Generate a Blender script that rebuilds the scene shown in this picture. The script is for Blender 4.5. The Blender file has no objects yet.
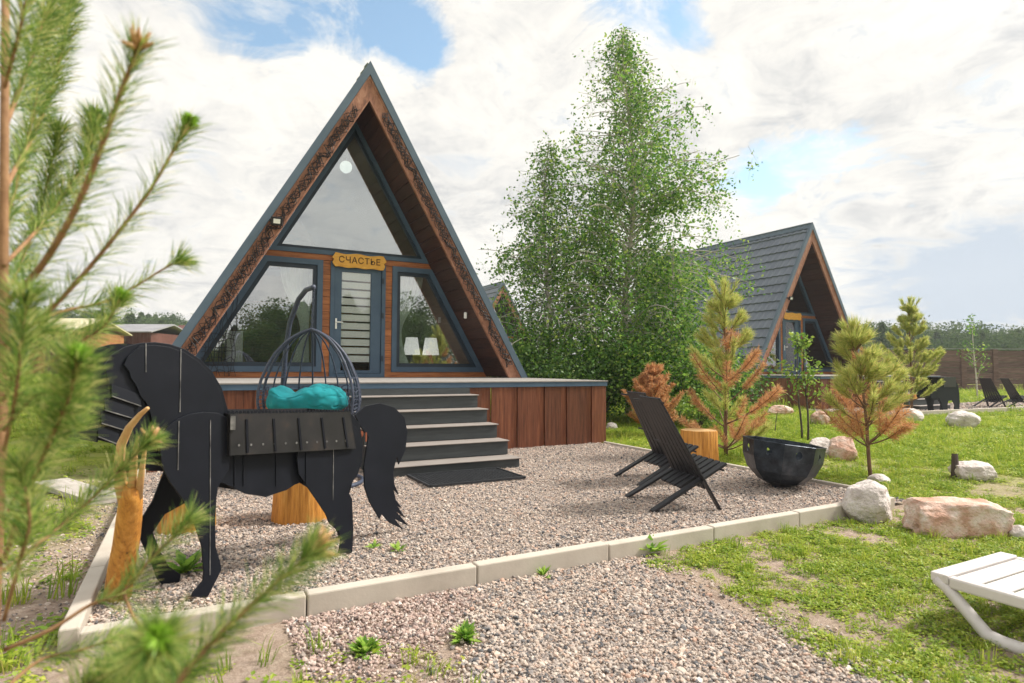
import bpy, math, random
import numpy as np
from mathutils import Vector, Matrix
R_ = math.radians
rng = np.random.default_rng(11)
random.seed(5)
S = bpy.context.scene
COL = S.collection

# ------------------------------------------------------------------ camera
F_PX, PITCH, ROLL, YAW = 602.83, 0.0437, 0.005, 0.492
CAM = Vector((-2.62, -10.105, 1.19))
fw = Vector((math.sin(YAW)*math.cos(PITCH), math.cos(YAW)*math.cos(PITCH), math.sin(PITCH)))
rt0 = Vector((math.cos(YAW), -math.sin(YAW), 0)); up0 = rt0.cross(fw)
rt = rt0*math.cos(ROLL) + up0*math.sin(ROLL)
up = -rt0*math.sin(ROLL) + up0*math.cos(ROLL)
cam = bpy.data.cameras.new('camera'); camo = bpy.data.objects.new('camera', cam); COL.objects.link(camo)
camo.matrix_world = Matrix(((rt.x, up.x, -fw.x, CAM.x), (rt.y, up.y, -fw.y, CAM.y), (rt.z, up.z, -fw.z, CAM.z), (0, 0, 0, 1)))
cam.sensor_width = 36; cam.lens = F_PX/1024*36; cam.clip_end = 3000; cam.clip_start = 0.02
cam.dof.use_dof = True; cam.dof.focus_distance = 6.5; cam.dof.aperture_fstop = 3.6
S.camera = camo

def ray(px, py): return fw + rt*((px-512)/F_PX) + up*((341.5-py)/F_PX)
def G(px, py, z=0.0):
    v = ray(px, py); t = (z-CAM.z)/v.z; return CAM + v*t
def P(px, py, d): return CAM + ray(px, py)*d
def depth(p): return (Vector(p)-CAM).dot(fw)

# ------------------------------------------------------------------ helpers
class MB:
    def __init__(s): s.v = []; s.f = []
    def add(s, vs, fs):
        n = len(s.v); s.v += [tuple(v) for v in vs]; s.f += [tuple(i+n for i in f) for f in fs]; return s
    def box(s, x0, x1, y0, y1, z0, z1):
        return s.add([(x0,y0,z0),(x1,y0,z0),(x1,y1,z0),(x0,y1,z0),(x0,y0,z1),(x1,y0,z1),(x1,y1,z1),(x0,y1,z1)],
                     [(3,2,1,0),(4,5,6,7),(0,1,5,4),(1,2,6,5),(2,3,7,6),(3,0,4,7)])
    def bar(s, a, b, w, h, upv=(0,0,1)):
        a = Vector(a); b = Vector(b); d = (b-a).normalized(); u = Vector(upv)
        x = d.cross(u)
        if x.length < 1e-5: x = d.cross(Vector((0,1,0)))
        x.normalize(); z = x.cross(d)
        c = [(-1,-1),(1,-1),(1,1),(-1,1)]
        return s.add([e + x*(i*w/2) + z*(j*h/2) for e in (a,b) for i,j in c],
                     [(3,2,1,0),(4,5,6,7),(0,1,5,4),(1,2,6,5),(2,3,7,6),(3,0,4,7)])
    def tube(s, pts, rad, n=8, cap=True):
        pts = [Vector(p) for p in pts]; m = len(pts)
        if not hasattr(rad, '__len__'): rad = [rad]*m
        vs = []; fs = []
        ref = None
        for i, p in enumerate(pts):
            d = (pts[min(i+1,m-1)] - pts[max(i-1,0)])
            if d.length < 1e-9: d = Vector((0,0,1))
            d.normalize()
            if ref is None:
                ref = d.orthogonal().normalized()
            else:
                ref = (ref - d*ref.dot(d))
                ref = ref.normalized() if ref.length > 1e-6 else d.orthogonal().normalized()
            b = d.cross(ref)
            for k in range(n):
                a = 2*math.pi*k/n
                vs.append(p + (ref*math.cos(a) + b*math.sin(a))*rad[i])
        for i in range(m-1):
            for k in range(n):
                k2 = (k+1) % n
                fs.append((i*n+k, i*n+k2, (i+1)*n+k2, (i+1)*n+k))
        if cap:
            fs.append(tuple(range(n-1,-1,-1))); fs.append(tuple((m-1)*n+k for k in range(n)))
        return s.add(vs, fs)
    def prism(s, poly, off):          # poly: 3D points, extruded by vector off
        n = len(poly); off = Vector(off)
        vs = [Vector(p) for p in poly] + [Vector(p)+off for p in poly]
        fs = [tuple(range(n)), tuple(range(2*n-1, n-1, -1))]
        for i in range(n):
            j = (i+1) % n; fs.append((i, i+n, j+n, j))
        return s.add(vs, fs)
    def ring(s, po, pi, off):         # frame between outer and inner polygon
        n = len(po); off = Vector(off)
        vs = [Vector(p) for p in po] + [Vector(p) for p in pi]; vs += [v+off for v in vs]
        fs = []
        for i in range(n):
            j = (i+1) % n
            fs += [(i,j,n+j,n+i), (2*n+j,2*n+i,3*n+i,3*n+j), (j,i,2*n+i,2*n+j), (n+i,n+j,3*n+j,3*n+i)]
        return s.add(vs, fs)
    def lathe(s, prof, n=24, c=(0,0,0), close=True):
        vs = []; fs = []
        for r, z in prof:
            for k in range(n):
                a = 2*math.pi*k/n; vs.append((c[0]+r*math.cos(a), c[1]+r*math.sin(a), c[2]+z))
        for i in range(len(prof)-1):
            for k in range(n):
                k2 = (k+1) % n; fs.append((i*n+k, i*n+k2, (i+1)*n+k2, (i+1)*n+k))
        if close:
            fs.append(tuple(range(n-1,-1,-1))); fs.append(tuple((len(prof)-1)*n+k for k in range(n)))
        return s.add(vs, fs)
    def build(s, name, m, parent=None, smooth=False, bevel=0, loc=None):
        me = bpy.data.meshes.new(name); me.from_pydata(s.v, [], s.f); me.update()
        return link(name, me, m, parent, smooth, bevel, loc)

def link(name, me, m, parent=None, smooth=False, bevel=0, loc=None):
    import bmesh
    bm = bmesh.new(); bm.from_mesh(me); bmesh.ops.recalc_face_normals(bm, faces=bm.faces); bm.to_mesh(me); bm.free()
    o = bpy.data.objects.new(name, me); COL.objects.link(o)
    if m: me.materials.append(m)
    if parent: o.parent = parent
    if loc is not None: o.location = loc
    if smooth: me.polygons.foreach_set('use_smooth', [True]*len(me.polygons))
    if bevel:
        b = o.modifiers.new('b', 'BEVEL'); b.width = bevel; b.segments = 2; b.limit_method = 'ANGLE'
    return o

def npmesh(name, V, n, m, parent=None, loc=None):   # V: (k*n,3): k separate n-gons
    V = np.asarray(V, dtype=np.float32).reshape(-1, 3); k = len(V)//n
    me = bpy.data.meshes.new(name)
    me.vertices.add(len(V)); me.vertices.foreach_set('co', V.ravel())
    me.loops.add(len(V)); me.loops.foreach_set('vertex_index', np.arange(len(V), dtype=np.int32))
    me.polygons.add(k); me.polygons.foreach_set('loop_start', np.arange(0, len(V), n, dtype=np.int32))
    me.update(calc_edges=True)
    o = bpy.data.objects.new(name, me); COL.objects.link(o); me.materials.append(m)
    if parent: o.parent = parent
    if loc is not None: o.location = loc
    return o

def tag(o, label=None, cat=None, group=None, kind=None):
    if label: o['label'] = label
    if cat: o['category'] = cat
    if group: o['group'] = group
    if kind: o['kind'] = kind
    return o
def empty(name, loc=(0,0,0), rz=0, label=None, cat=None, group=None):
    o = bpy.data.objects.new(name, None); COL.objects.link(o); o.location = loc; o.rotation_euler = (0,0,rz)
    o.empty_display_size = .1
    return tag(o, label, cat, group)
def copy_tree(o, parent=None):
    c = o.copy(); COL.objects.link(c)
    if parent: c.parent = parent
    for ch in [x for x in bpy.data.objects if x.parent == o]: copy_tree(ch, c)
    return c

# ------------------------------------------------------------------ materials
def newmat(name):
    m = bpy.data.materials.new(name); m.use_nodes = True; nt = m.node_tree; nt.nodes.clear()
    out = nt.nodes.new('ShaderNodeOutputMaterial'); return m, nt, out
def ramp(nt, cols):
    r = nt.nodes.new('ShaderNodeValToRGB'); e = r.color_ramp.elements
    while len(e) < len(cols): e.new(0.5)
    for i, (p, c) in enumerate(cols): e[i].position = p; e[i].color = (*c, 1)
    return r
def nmat(name, cols, scale=5, rough=.6, bump=0, stretch=(1,1,1), island=0, metal=0, detail=8, bscale=None, spec=.4, dist=.0, roughvar=0, bdist=.01):
    m, nt, out = newmat(name); N = nt.nodes; L = nt.links
    tc = N.new('ShaderNodeTexCoord'); mp = N.new('ShaderNodeMapping'); mp.inputs['Scale'].default_value = stretch
    L.new(tc.outputs['Object'], mp.inputs[0])
    vec = mp.outputs[0]
    geo = N.new('ShaderNodeNewGeometry')
    if island:
        sc = N.new('ShaderNodeVectorMath'); sc.operation = 'MULTIPLY_ADD'
        cmb = N.new('ShaderNodeCombineXYZ')
        for i in range(3): L.new(geo.outputs['Random Per Island'], cmb.inputs[i])
        L.new(cmb.outputs[0], sc.inputs[0]); sc.inputs[1].default_value = (37, 23, 51); L.new(vec, sc.inputs[2]); vec = sc.outputs[0]
    nz = N.new('ShaderNodeTexNoise'); nz.inputs['Scale'].default_value = scale; nz.inputs['Detail'].default_value = detail
    nz.inputs['Roughness'].default_value = .62; nz.inputs['Distortion'].default_value = dist
    L.new(vec, nz.inputs['Vector'])
    r = ramp(nt, cols); L.new(nz.outputs['Fac'], r.inputs[0])
    b = N.new('ShaderNodeBsdfPrincipled'); b.inputs['Roughness'].default_value = rough; b.inputs['Metallic'].default_value = metal
    b.inputs['Specular IOR Level'].default_value = spec
    c = r.outputs[0]
    if island:
        h = N.new('ShaderNodeHueSaturation'); mr = N.new('ShaderNodeMapRange')
        mr.inputs['To Min'].default_value = 1-island; mr.inputs['To Max'].default_value = 1+island
        L.new(geo.outputs['Random Per Island'], mr.inputs[0]); L.new(mr.outputs[0], h.inputs['Value']); L.new(c, h.inputs['Color']); c = h.outputs[0]
    L.new(c, b.inputs['Base Color'])
    if roughvar:
        mr = N.new('ShaderNodeMapRange'); mr.inputs['To Min'].default_value = rough-roughvar; mr.inputs['To Max'].default_value = rough+roughvar
        L.new(nz.outputs['Fac'], mr.inputs[0]); L.new(mr.outputs[0], b.inputs['Roughness'])
    if bump:
        bp = N.new('ShaderNodeBump'); bp.inputs['Strength'].default_value = bump; bp.inputs['Distance'].default_value = bdist
        if bscale:
            n2 = N.new('ShaderNodeTexNoise'); n2.inputs['Scale'].default_value = bscale; n2.inputs['Detail'].default_value = 6
            L.new(vec, n2.inputs['Vector']); L.new(n2.outputs['Fac'], bp.inputs['Height'])
        else: L.new(nz.outputs['Fac'], bp.inputs['Height'])
        L.new(bp.outputs[0], b.inputs['Normal'])
    L.new(b.outputs[0], out.inputs[0])
    return m
def leafmat(name, cols, trans=.35, src='island', gloss=.05):
    m, nt, out = newmat(name); N = nt.nodes; L = nt.links
    if src == 'island':
        g = N.new('ShaderNodeNewGeometry'); s = g.outputs['Random Per Island']
    else:
        g = N.new('ShaderNodeObjectInfo'); s = g.outputs['Random']
        g2 = N.new('ShaderNodeNewGeometry'); mx = N.new('ShaderNodeMath'); mx.operation = 'MULTIPLY_ADD'; mx.inputs[1].default_value = .45
        m2 = N.new('ShaderNodeMath'); m2.operation = 'MULTIPLY'; m2.inputs[1].default_value = .55
        L.new(s, m2.inputs[0]); L.new(g2.outputs['Random Per Island'], mx.inputs[0]); L.new(m2.outputs[0], mx.inputs[2]); s = mx.outputs[0]
    r = ramp(nt, cols); L.new(s, r.inputs[0])
    d = N.new('ShaderNodeBsdfDiffuse'); t = N.new('ShaderNodeBsdfTranslucent'); gl = N.new('ShaderNodeBsdfGlossy'); gl.inputs['Roughness'].default_value = .45
    L.new(r.outputs[0], d.inputs[0]); L.new(r.outputs[0], t.inputs[0])
    mx = N.new('ShaderNodeMixShader'); mx.inputs[0].default_value = trans; L.new(d.outputs[0], mx.inputs[1]); L.new(t.outputs[0], mx.inputs[2])
    m2 = N.new('ShaderNodeMixShader'); m2.inputs[0].default_value = gloss; L.new(mx.outputs[0], m2.inputs[1]); L.new(gl.outputs[0], m2.inputs[2])
    L.new(m2.outputs[0], out.inputs[0]); return m
def glassmat(name, refl=.22, tint=(.75,.82,.82)):
    m, nt, out = newmat(name); N = nt.nodes; L = nt.links
    t = N.new('ShaderNodeBsdfTransparent'); t.inputs[0].default_value = (*tint, 1)
    g = N.new('ShaderNodeBsdfGlossy'); g.inputs['Roughness'].default_value = .0; g.inputs[0].default_value = (.95,.97,1,1)
    lw = N.new('ShaderNodeFresnel'); lw.inputs[0].default_value = 1.5
    a = N.new('ShaderNodeMath'); a.operation = 'ADD'; a.use_clamp = True; a.inputs[1].default_value = refl; L.new(lw.outputs[0], a.inputs[0])
    mx = N.new('ShaderNodeMixShader'); L.new(a.outputs[0], mx.inputs[0]); L.new(t.outputs[0], mx.inputs[1]); L.new(g.outputs[0], mx.inputs[2])
    L.new(mx.outputs[0], out.inputs[0]); return m

M = {}
M['slate'] = nmat('slate_metal', [(.3,(.055,.098,.155)),(.7,(.080,.13,.19))], 3, .45, .03, roughvar=.08)
M['slate_dark'] = nmat('dark_sash', [(.3,(.018,.030,.048)),(.7,(.028,.045,.068))], 3, .4)
M['trim'] = nmat('roof_trim_metal', [(.3,(.070,.105,.145)),(.7,(.098,.14,.185))], 2, .42, .03, roughvar=.08)
M['tile'] = nmat('metal_roof_tile', [(.3,(.12,.14,.185)),(.7,(.17,.195,.24))], 1.3, .42, .05, roughvar=.1)
M['log'] = nmat('orange_timber', [(.25,(.16,.050,.018)),(.5,(.36,.125,.040)),(.75,(.46,.185,.065))], 3, .55, .25, (1,1,9), .22, bdist=.006)
M['fascia'] = nmat('carved_fascia_wood', [(.25,(.13,.052,.032)),(.5,(.31,.14,.085)),(.8,(.46,.25,.165))], 4, .6, .3, (3,3,1.2), .15, bdist=.006, dist=.8)
M['soffit'] = nmat('soffit_wood', [(.3,(.030,.011,.008)),(.7,(.075,.028,.018))], 4, .6, .2, (8,.6,8), .25)
M['clad'] = nmat('deck_cladding', [(.25,(.060,.019,.010)),(.5,(.145,.047,.022)),(.8,(.27,.105,.05))], 4, .5, .25, (7,7,.5), .3, bdist=.006)
M['decktop'] = nmat('deck_board', [(.3,(.25,.23,.215)),(.7,(.36,.335,.315))], 5, .6, .15, (1,8,8), .1)
M['tread'] = nmat('stair_tread', [(.3,(.21,.185,.17)),(.7,(.34,.305,.28))], 6, .6, .2, (.7,9,9), .08)
M['riser'] = nmat('stair_riser', [(.3,(.040,.046,.050)),(.7,(.062,.070,.074))], 5, .55, .2, (.6,8,8), .1)
M['black'] = nmat('black_painted_steel', [(.3,(.0045,.006,.0105)),(.6,(.0075,.0095,.016)),(.8,(.014,.0155,.022))], 5, .55, .06, roughvar=.12, spec=.22)
M['scorched'] = nmat('scorched_steel', [(.3,(.012,.012,.015)),(.55,(.022,.021,.024)),(.8,(.06,.040,.03))], 6, .42, .1, roughvar=.15)
M['edge'] = nmat('steel_and_painted_light', [(.35,(.03,.03,.035)),(.6,(.20,.20,.20)),(.75,(.34,.33,.32))], 14, .5)  # bare steel, also painted light on louvre edges and in the box holes
M['rust'] = nmat('rust_spot', [(.3,(.10,.025,.01)),(.7,(.28,.08,.035))], 30, .8)
M['bowl'] = nmat('fire_bowl_steel', [(.35,(.020,.026,.036)),(.55,(.050,.062,.080)),(.70,(.10,.115,.14)),(.8,(.11,.06,.04))], 7, .34, .35, roughvar=.14, metal=.6, bdist=.02)
M['blackwood'] = nmat('black_stained_wood', [(.3,(.010,.010,.013)),(.7,(.026,.026,.032))], 6, .5, .2, (1,8,8), .3)
M['stump'] = nmat('orange_stained_wood', [(.30,(.13,.045,.010)),(.40,(.46,.19,.032)),(.55,(.62,.28,.05)),(.8,(.76,.42,.13))], 7, .6, .6, (7,7,.45), 0, bdist=.012)
M['stumptop'] = nmat('stump_end_grain', [(.3,(.50,.27,.10)),(.7,(.68,.45,.22))], 14, .6, .2)
M['pole'] = nmat('grey_woven_frame', [(.3,(.022,.030,.055)),(.7,(.075,.09,.135))], 60, .5, .4, bdist=.004)
M['teal'] = nmat('teal_fabric', [(.3,(.004,.16,.19)),(.7,(.008,.26,.29))], 5, .9, .2, bscale=300, bdist=.002)
M['concrete'] = nmat('kerb_concrete', [(.2,(.36,.31,.26)),(.5,(.50,.45,.385)),(.8,(.58,.53,.46))], 3, .85, .25, bscale=60, bdist=.004)
M['rockp'] = nmat('pink_granite', [(.28,(.36,.20,.14)),(.42,(.50,.30,.22)),(.52,(.62,.45,.37)),(.66,(.74,.66,.60))], 6, .85, .9, bscale=40, bdist=.02)
M['rockg'] = nmat('pale_granite', [(.28,(.33,.28,.26)),(.45,(.58,.52,.49)),(.7,(.74,.69,.66))], 5, .85, .9, bscale=40, bdist=.02)
M['plastic'] = nmat('white_plastic', [(.3,(.64,.60,.585)),(.7,(.73,.69,.68))], 6, .4, .02)
M['signwood'] = nmat('sign_wood', [(.3,(.62,.28,.03)),(.7,(.84,.47,.08))], 5, .5, .2, (1.5,8,8))
M['ink'] = nmat('burnt_letter', [(.3,(.03,.015,.008)),(.7,(.05,.025,.012))], 5, .7)
M['white'] = nmat('white_fabric', [(.3,(.88,.90,.88)),(.7,(.92,.93,.91))], 8, .8, .1)
M['curtain'] = nmat('curtain_fabric', [(.3,(.78,.84,.80)),(.7,(.86,.90,.87))], 8, .85, .1)
M['room'] = nmat('room_lining', [(.3,(.30,.24,.17)),(.7,(.40,.32,.23))], 4, .7, .1, (1,1,8))
M['roomdark'] = nmat('room_floor', [(.3,(.10,.075,.05)),(.7,(.16,.12,.08))], 4, .6)
M['wire'] = nmat('dark_wire', [(.3,(.012,.010,.012)),(.7,(.02,.017,.02))], 5, .5)
M['rubber'] = nmat('black_rubber', [(.3,(.012,.014,.018)),(.7,(.035,.038,.044))], 20, .6, .2)
M['plank'] = nmat('weathered_plank', [(.25,(.30,.27,.24)),(.7,(.52,.48,.44))], 5, .8, .3, (1,9,9))
M['fence'] = nmat('brown_fence', [(.25,(.065,.035,.033)),(.5,(.14,.080,.070)),(.8,(.25,.165,.145))], 3, .75, .3, (.6,.6,7), .25)
M['bark_pine'] = nmat('pine_bark', [(.3,(.10,.055,.035)),(.7,(.28,.16,.10))], 12, .85, .5, (1,1,.4))
M['bark_birch'] = nmat('birch_bark', [(.30,(.08,.06,.055)),(.42,(.45,.40,.36)),(.8,(.66,.62,.57))], 4, .8, .3, (1,1,3))
M['bark_dark'] = nmat('dark_bark', [(.3,(.045,.035,.03)),(.7,(.13,.10,.085))], 12, .85, .5, (1,1,.3))
M['twig'] = nmat('twig_bark', [(.3,(.20,.10,.045)),(.7,(.38,.22,.11))], 30, .8, .4)
M['bud'] = leafmat('pine_bud', [(0,(.50,.27,.10)),(1,(.68,.42,.20))], .2)
M['budgreen'] = leafmat('fresh_shoot', [(0,(.22,.42,.03)),(1,(.38,.60,.07))], .4)
M['needle'] = leafmat('near_needle', [(0,(.07,.16,.035)),(.35,(.18,.31,.06)),(.7,(.36,.47,.11)),(.9,(.58,.60,.20)),(1,(.76,.66,.30))], .45, gloss=.03)
M['needle2'] = leafmat('young_needle', [(0,(.24,.33,.07)),(.4,(.48,.54,.14)),(.85,(.72,.69,.24)),(1,(.78,.60,.28))], .5, gloss=.03)
M['dry'] = leafmat('dry_needle', [(0,(.42,.19,.08)),(.5,(.66,.34,.16)),(1,(.78,.52,.28))], .45, gloss=.02)
M['birchleaf'] = leafmat('birch_leaf', [(0,(.045,.135,.022)),(.4,(.12,.27,.04)),(.8,(.26,.44,.07)),(1,(.46,.56,.12))], .5, gloss=.03)
M['bushleaf'] = leafmat('bush_leaf', [(0,(.034,.09,.02)),(.6,(.095,.20,.036)),(1,(.20,.32,.06))], .4, gloss=.03)
M['brightleaf'] = leafmat('bright_leaf', [(0,(.12,.24,.03)),(.6,(.25,.40,.05)),(1,(.42,.50,.09))], .45)
M['weedleaf'] = leafmat('weed_leaf', [(0,(.16,.34,.05)),(.6,(.32,.52,.08)),(1,(.48,.64,.14))], .45, gloss=.03)
M['grass'] = leafmat('grass_blade', [(0,(.10,.19,.02)),(.35,(.24,.36,.032)),(.7,(.42,.50,.06)),(.9,(.56,.55,.12)),(1,(.66,.58,.22))], .45, 'obj', .03)
M['forest1'] = leafmat('forest_leaf', [(0,(.045,.085,.030)),(.6,(.095,.15,.05)),(1,(.17,.22,.08))], .3, 'obj', 0)
M['glass'] = glassmat('window_glass', .26, (.97,.99,.98))
M['glass3'] = glassmat('door_glass', .06, (.98,.99,.98)); M['glass2'] = glassmat('upper_glass', .30)
M['lampwhite'] = nmat('white_glass_globe', [(.3,(.8,.78,.7)),(.7,(.85,.83,.76))], 3, .3)
b_ = [x for x in M['lampwhite'].node_tree.nodes if x.type == 'BSDF_PRINCIPLED'][0]; b_.inputs['Emission Color'].default_value = (1,.95,.84,1); b_.inputs['Emission Strength'].default_value = .7
M['lens'] = nmat('floodlight_lens', [(.3,(.75,.75,.72)),(.7,(.85,.85,.82))], 3, .2)
M['roofgrey'] = nmat('grey_sheet_roof', [(.3,(.20,.20,.22)),(.7,(.30,.30,.32))], 1, .5)
M['shedwood'] = nmat('orange_shed_wood', [(.3,(.22,.075,.03)),(.7,(.45,.20,.08))], 2, .7, .2, (6,6,.5))
M['shedred'] = nmat('dark_red_wood', [(.3,(.085,.026,.020)),(.7,(.15,.06,.05))], 2, .7)
M['tarp'] = nmat('pale_awning', [(.3,(.46,.42,.26)),(.7,(.58,.54,.36))], 2, .8)
M['whitepaint'] = nmat('pale_pink_paint', [(.3,(.55,.45,.42)),(.7,(.72,.64,.60))], 6, .7)

M['shade'] = nmat('lit_lamp_shade', [(.3,(.8,.78,.74)),(.7,(.85,.83,.79))], 8, .8)
b_ = [x for x in M['shade'].node_tree.nodes if x.type == 'BSDF_PRINCIPLED'][0]; b_.inputs['Emission Color'].default_value = (1,.98,.95,1); b_.inputs['Emission Strength'].default_value = .35
# gravel stone material: each stone its own colour
def stonemat(name, cols):
    m, nt, out = newmat(name); N = nt.nodes; L = nt.links
    oi = N.new('ShaderNodeObjectInfo'); r = ramp(nt, cols); r.color_ramp.interpolation = 'LINEAR'; L.new(oi.outputs['Random'], r.inputs[0])
    nz = N.new('ShaderNodeTexNoise'); nz.inputs['Scale'].default_value = 90; nz.inputs['Detail'].default_value = 4
    tc = N.new('ShaderNodeTexCoord'); L.new(tc.outputs['Object'], nz.inputs['Vector'])
    h = N.new('ShaderNodeHueSaturation'); mr = N.new('ShaderNodeMapRange'); mr.inputs['To Min'].default_value = .7; mr.inputs['To Max'].default_value = 1.3
    L.new(nz.outputs['Fac'], mr.inputs[0]); L.new(mr.outputs[0], h.inputs['Value']); L.new(r.outputs[0], h.inputs['Color'])
    b = N.new('ShaderNodeBsdfPrincipled'); b.inputs['Roughness'].default_value = .8; b.inputs['Specular IOR Level'].default_value = .3
    L.new(h.outputs[0], b.inputs['Base Color']); L.new(b.outputs[0], out.inputs[0]); return m
M['stone'] = stonemat('gravel_stone', [(0,(.065,.070,.080)),(.14,(.19,.18,.18)),(.30,(.40,.335,.295)),(.50,(.53,.42,.345)),(.66,(.46,.41,.37)),(.82,(.60,.51,.43)),(.94,(.52,.34,.26)),(1,(.74,.68,.61))])

# ground material
def groundmat():
    m, nt, out = newmat('lawn_and_soil'); N = nt.nodes; L = nt.links
    tc = N.new('ShaderNodeTexCoord')
    def noise(s, d=8, r=.6):
        n = N.new('ShaderNodeTexNoise'); n.inputs['Scale'].default_value = s; n.inputs['Detail'].default_value = d; n.inputs['Roughness'].default_value = r
        L.new(tc.outputs['Object'], n.inputs['Vector']); return n.outputs['Fac']
    soil = ramp(nt, [(.30,(.20,.145,.11)),(.45,(.38,.285,.23)),(.6,(.50,.395,.33)),(.75,(.58,.48,.41))]); L.new(noise(14, 14, .78), soil.inputs[0])
    gr = ramp(nt, [(.3,(.14,.20,.025)),(.5,(.27,.33,.045)),(.72,(.40,.40,.095))]); L.new(noise(5.5, 14, .78), gr.inputs[0])
    k = ramp(nt, [(.44,(0,0,0)),(.60,(1,1,1))]); L.new(noise(1.3, 10, .75), k.inputs[0])
    sep = N.new('ShaderNodeSeparateXYZ'); L.new(tc.outputs['Object'], sep.inputs[0])
    # lawn away from the trodden corner in front
    d = N.new('ShaderNodeVectorMath'); d.operation = 'DISTANCE'; d.inputs[1].default_value = (-1.0, -9.5, 0); L.new(tc.outputs['Object'], d.inputs[0])
    mr = N.new('ShaderNodeMapRange'); mr.inputs['From Min'].default_value = 4.0; mr.inputs['From Max'].default_value = 9.5; mr.interpolation_type = 'SMOOTHSTEP'
    L.new(d.outputs['Value'], mr.inputs[0])
    mm = N.new('ShaderNodeMath'); mm.operation = 'MULTIPLY_ADD'; mm.use_clamp = True; L.new(mr.outputs[0], mm.inputs[0]); mm.inputs[1].default_value = .78
    m3 = N.new('ShaderNodeMath'); m3.operation = 'MULTIPLY'; m3.inputs[1].default_value = .42; L.new(k.outputs[0], m3.inputs[0]); m4 = N.new('ShaderNodeMath'); m4.operation = 'MULTIPLY'; m5 = N.new('ShaderNodeMath'); m5.operation = 'MULTIPLY_ADD'; m5.inputs[1].default_value = .8; m5.inputs[2].default_value = .15; L.new(mr.outputs[0], m5.inputs[0]); L.new(m5.outputs[0], m4.inputs[0]); L.new(m3.outputs[0], m4.inputs[1]); L.new(m4.outputs[0], mm.inputs[2])
    mx = N.new('ShaderNodeMix'); mx.data_type = 'RGBA'; L.new(mm.outputs[0], mx.inputs[0]); L.new(soil.outputs[0], mx.inputs[6]); L.new(gr.outputs[0], mx.inputs[7])
    b = N.new('ShaderNodeBsdfPrincipled'); b.inputs['Roughness'].default_value = .95; b.inputs['Specular IOR Level'].default_value = .1
    bp = N.new('ShaderNodeBump'); bp.inputs['Strength'].default_value = .9; bp.inputs['Distance'].default_value = .03; L.new(noise(45, 10, .7), bp.inputs['Height'])
    L.new(mx.outputs[2], b.inputs['Base Color']); L.new(bp.outputs[0], b.inputs['Normal']); L.new(b.outputs[0], out.inputs[0]); return m
M['ground'] = groundmat()
M['gravelbase'] = nmat('gravel_bed', [(.30,(.20,.165,.15)),(.5,(.33,.275,.245)),(.7,(.44,.37,.33))], 60, .95, .6, bdist=.02)

# ------------------------------------------------------------------ sun and sky
SUN_EL, SUN_AZ_VEC = R_(48), Vector((.80, -.20))
sv = SUN_AZ_VEC.normalized(); sund = Vector((sv.x*math.cos(SUN_EL), sv.y*math.cos(SUN_EL), math.sin(SUN_EL)))
sl = bpy.data.lights.new('sun', 'SUN'); sl.energy = 2.7; sl.angle = R_(11); sl.color = (1, .94, .85)
so = bpy.data.objects.new('sun', sl); COL.objects.link(so); so.rotation_euler = (-sund).to_track_quat('-Z', 'Y').to_euler(); so.location = (0,0,40)
W = bpy.data.worlds.new('World'); S.world = W; W.use_nodes = True
nt = W.node_tree; N = nt.nodes; L = nt.links; N.clear()
wo = N.new('ShaderNodeOutputWorld'); bg = N.new('ShaderNodeBackground'); L.new(bg.outputs[0], wo.inputs[0]); bg.inputs[1].default_value = .1
sky = N.new('ShaderNodeTexSky'); sky.sky_type = 'NISHITA'; sky.sun_disc = False; sky.sun_elevation = SUN_EL
sky.sun_rotation = math.atan2(sund.x, sund.y); sky.air_density = 1.0; sky.dust_density = 1.0; sky.ozone_density = 1.5
tc = N.new('ShaderNodeTexCoord'); sep = N.new('ShaderNodeSeparateXYZ'); L.new(tc.outputs['Generated'], sep.inputs[0])
def math_(op, a, b=None, clamp=False):
    n = N.new('ShaderNodeMath'); n.operation = op; n.use_clamp = clamp
    for i, q in enumerate((a, b)):
        if q is None: continue
        if isinstance(q, (int, float)): n.inputs[i].default_value = q
        else: L.new(q, n.inputs[i])
    return n.outputs[0]
zc = math_('ADD', math_('MAXIMUM', sep.outputs[2], 0.0), .22)
cv = N.new('ShaderNodeCombineXYZ'); L.new(math_('DIVIDE', sep.outputs[0], zc), cv.inputs[0]); L.new(math_('DIVIDE', sep.outputs[1], zc), cv.inputs[1])
def wnoise(s, d, r, dist=0, off=(0,0,0)):
    mp = N.new('ShaderNodeMapping'); mp.inputs['Location'].default_value = off; L.new(cv.outputs[0], mp.inputs[0])
    n = N.new('ShaderNodeTexNoise'); n.inputs['Scale'].default_value = s; n.inputs['Detail'].default_value = d; n.inputs['Roughness'].default_value = r; n.inputs['Distortion'].default_value = dist
    L.new(mp.outputs[0], n.inputs['Vector']); return n.outputs['Fac']
def wramp(src, cols):
    r = ramp(nt, cols); L.new(src, r.inputs[0]); return r.outputs[0]
def blob(px, py, rad):    # 1 at a sky direction, 0 beyond rad (radians)
    d = ray(px, py).normalized(); v = N.new('ShaderNodeVectorMath'); v.operation = 'DISTANCE'; v.inputs[1].default_value = d
    L.new(tc.outputs['Generated'], v.inputs[0]); mr = N.new('ShaderNodeMapRange'); mr.interpolation_type = 'SMOOTHSTEP'
    mr.inputs['From Min'].default_value = rad; mr.inputs['From Max'].default_value = 0; L.new(v.outputs['Value'], mr.inputs[0]); return mr.outputs[0]
n1 = wnoise(1.7, 14, .66, .6, (3.1, 1.7, 0))
n2 = wnoise(5.0, 12, .68, .8, (7, 2, 0))
def blobs(lst):
    o_ = None
    for x_, y_, r_, w_ in lst:
        q_ = math_('MULTIPLY', blob(x_, y_, r_), w_); o_ = q_ if o_ is None else math_('ADD', o_, q_)
    return o_
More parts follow.
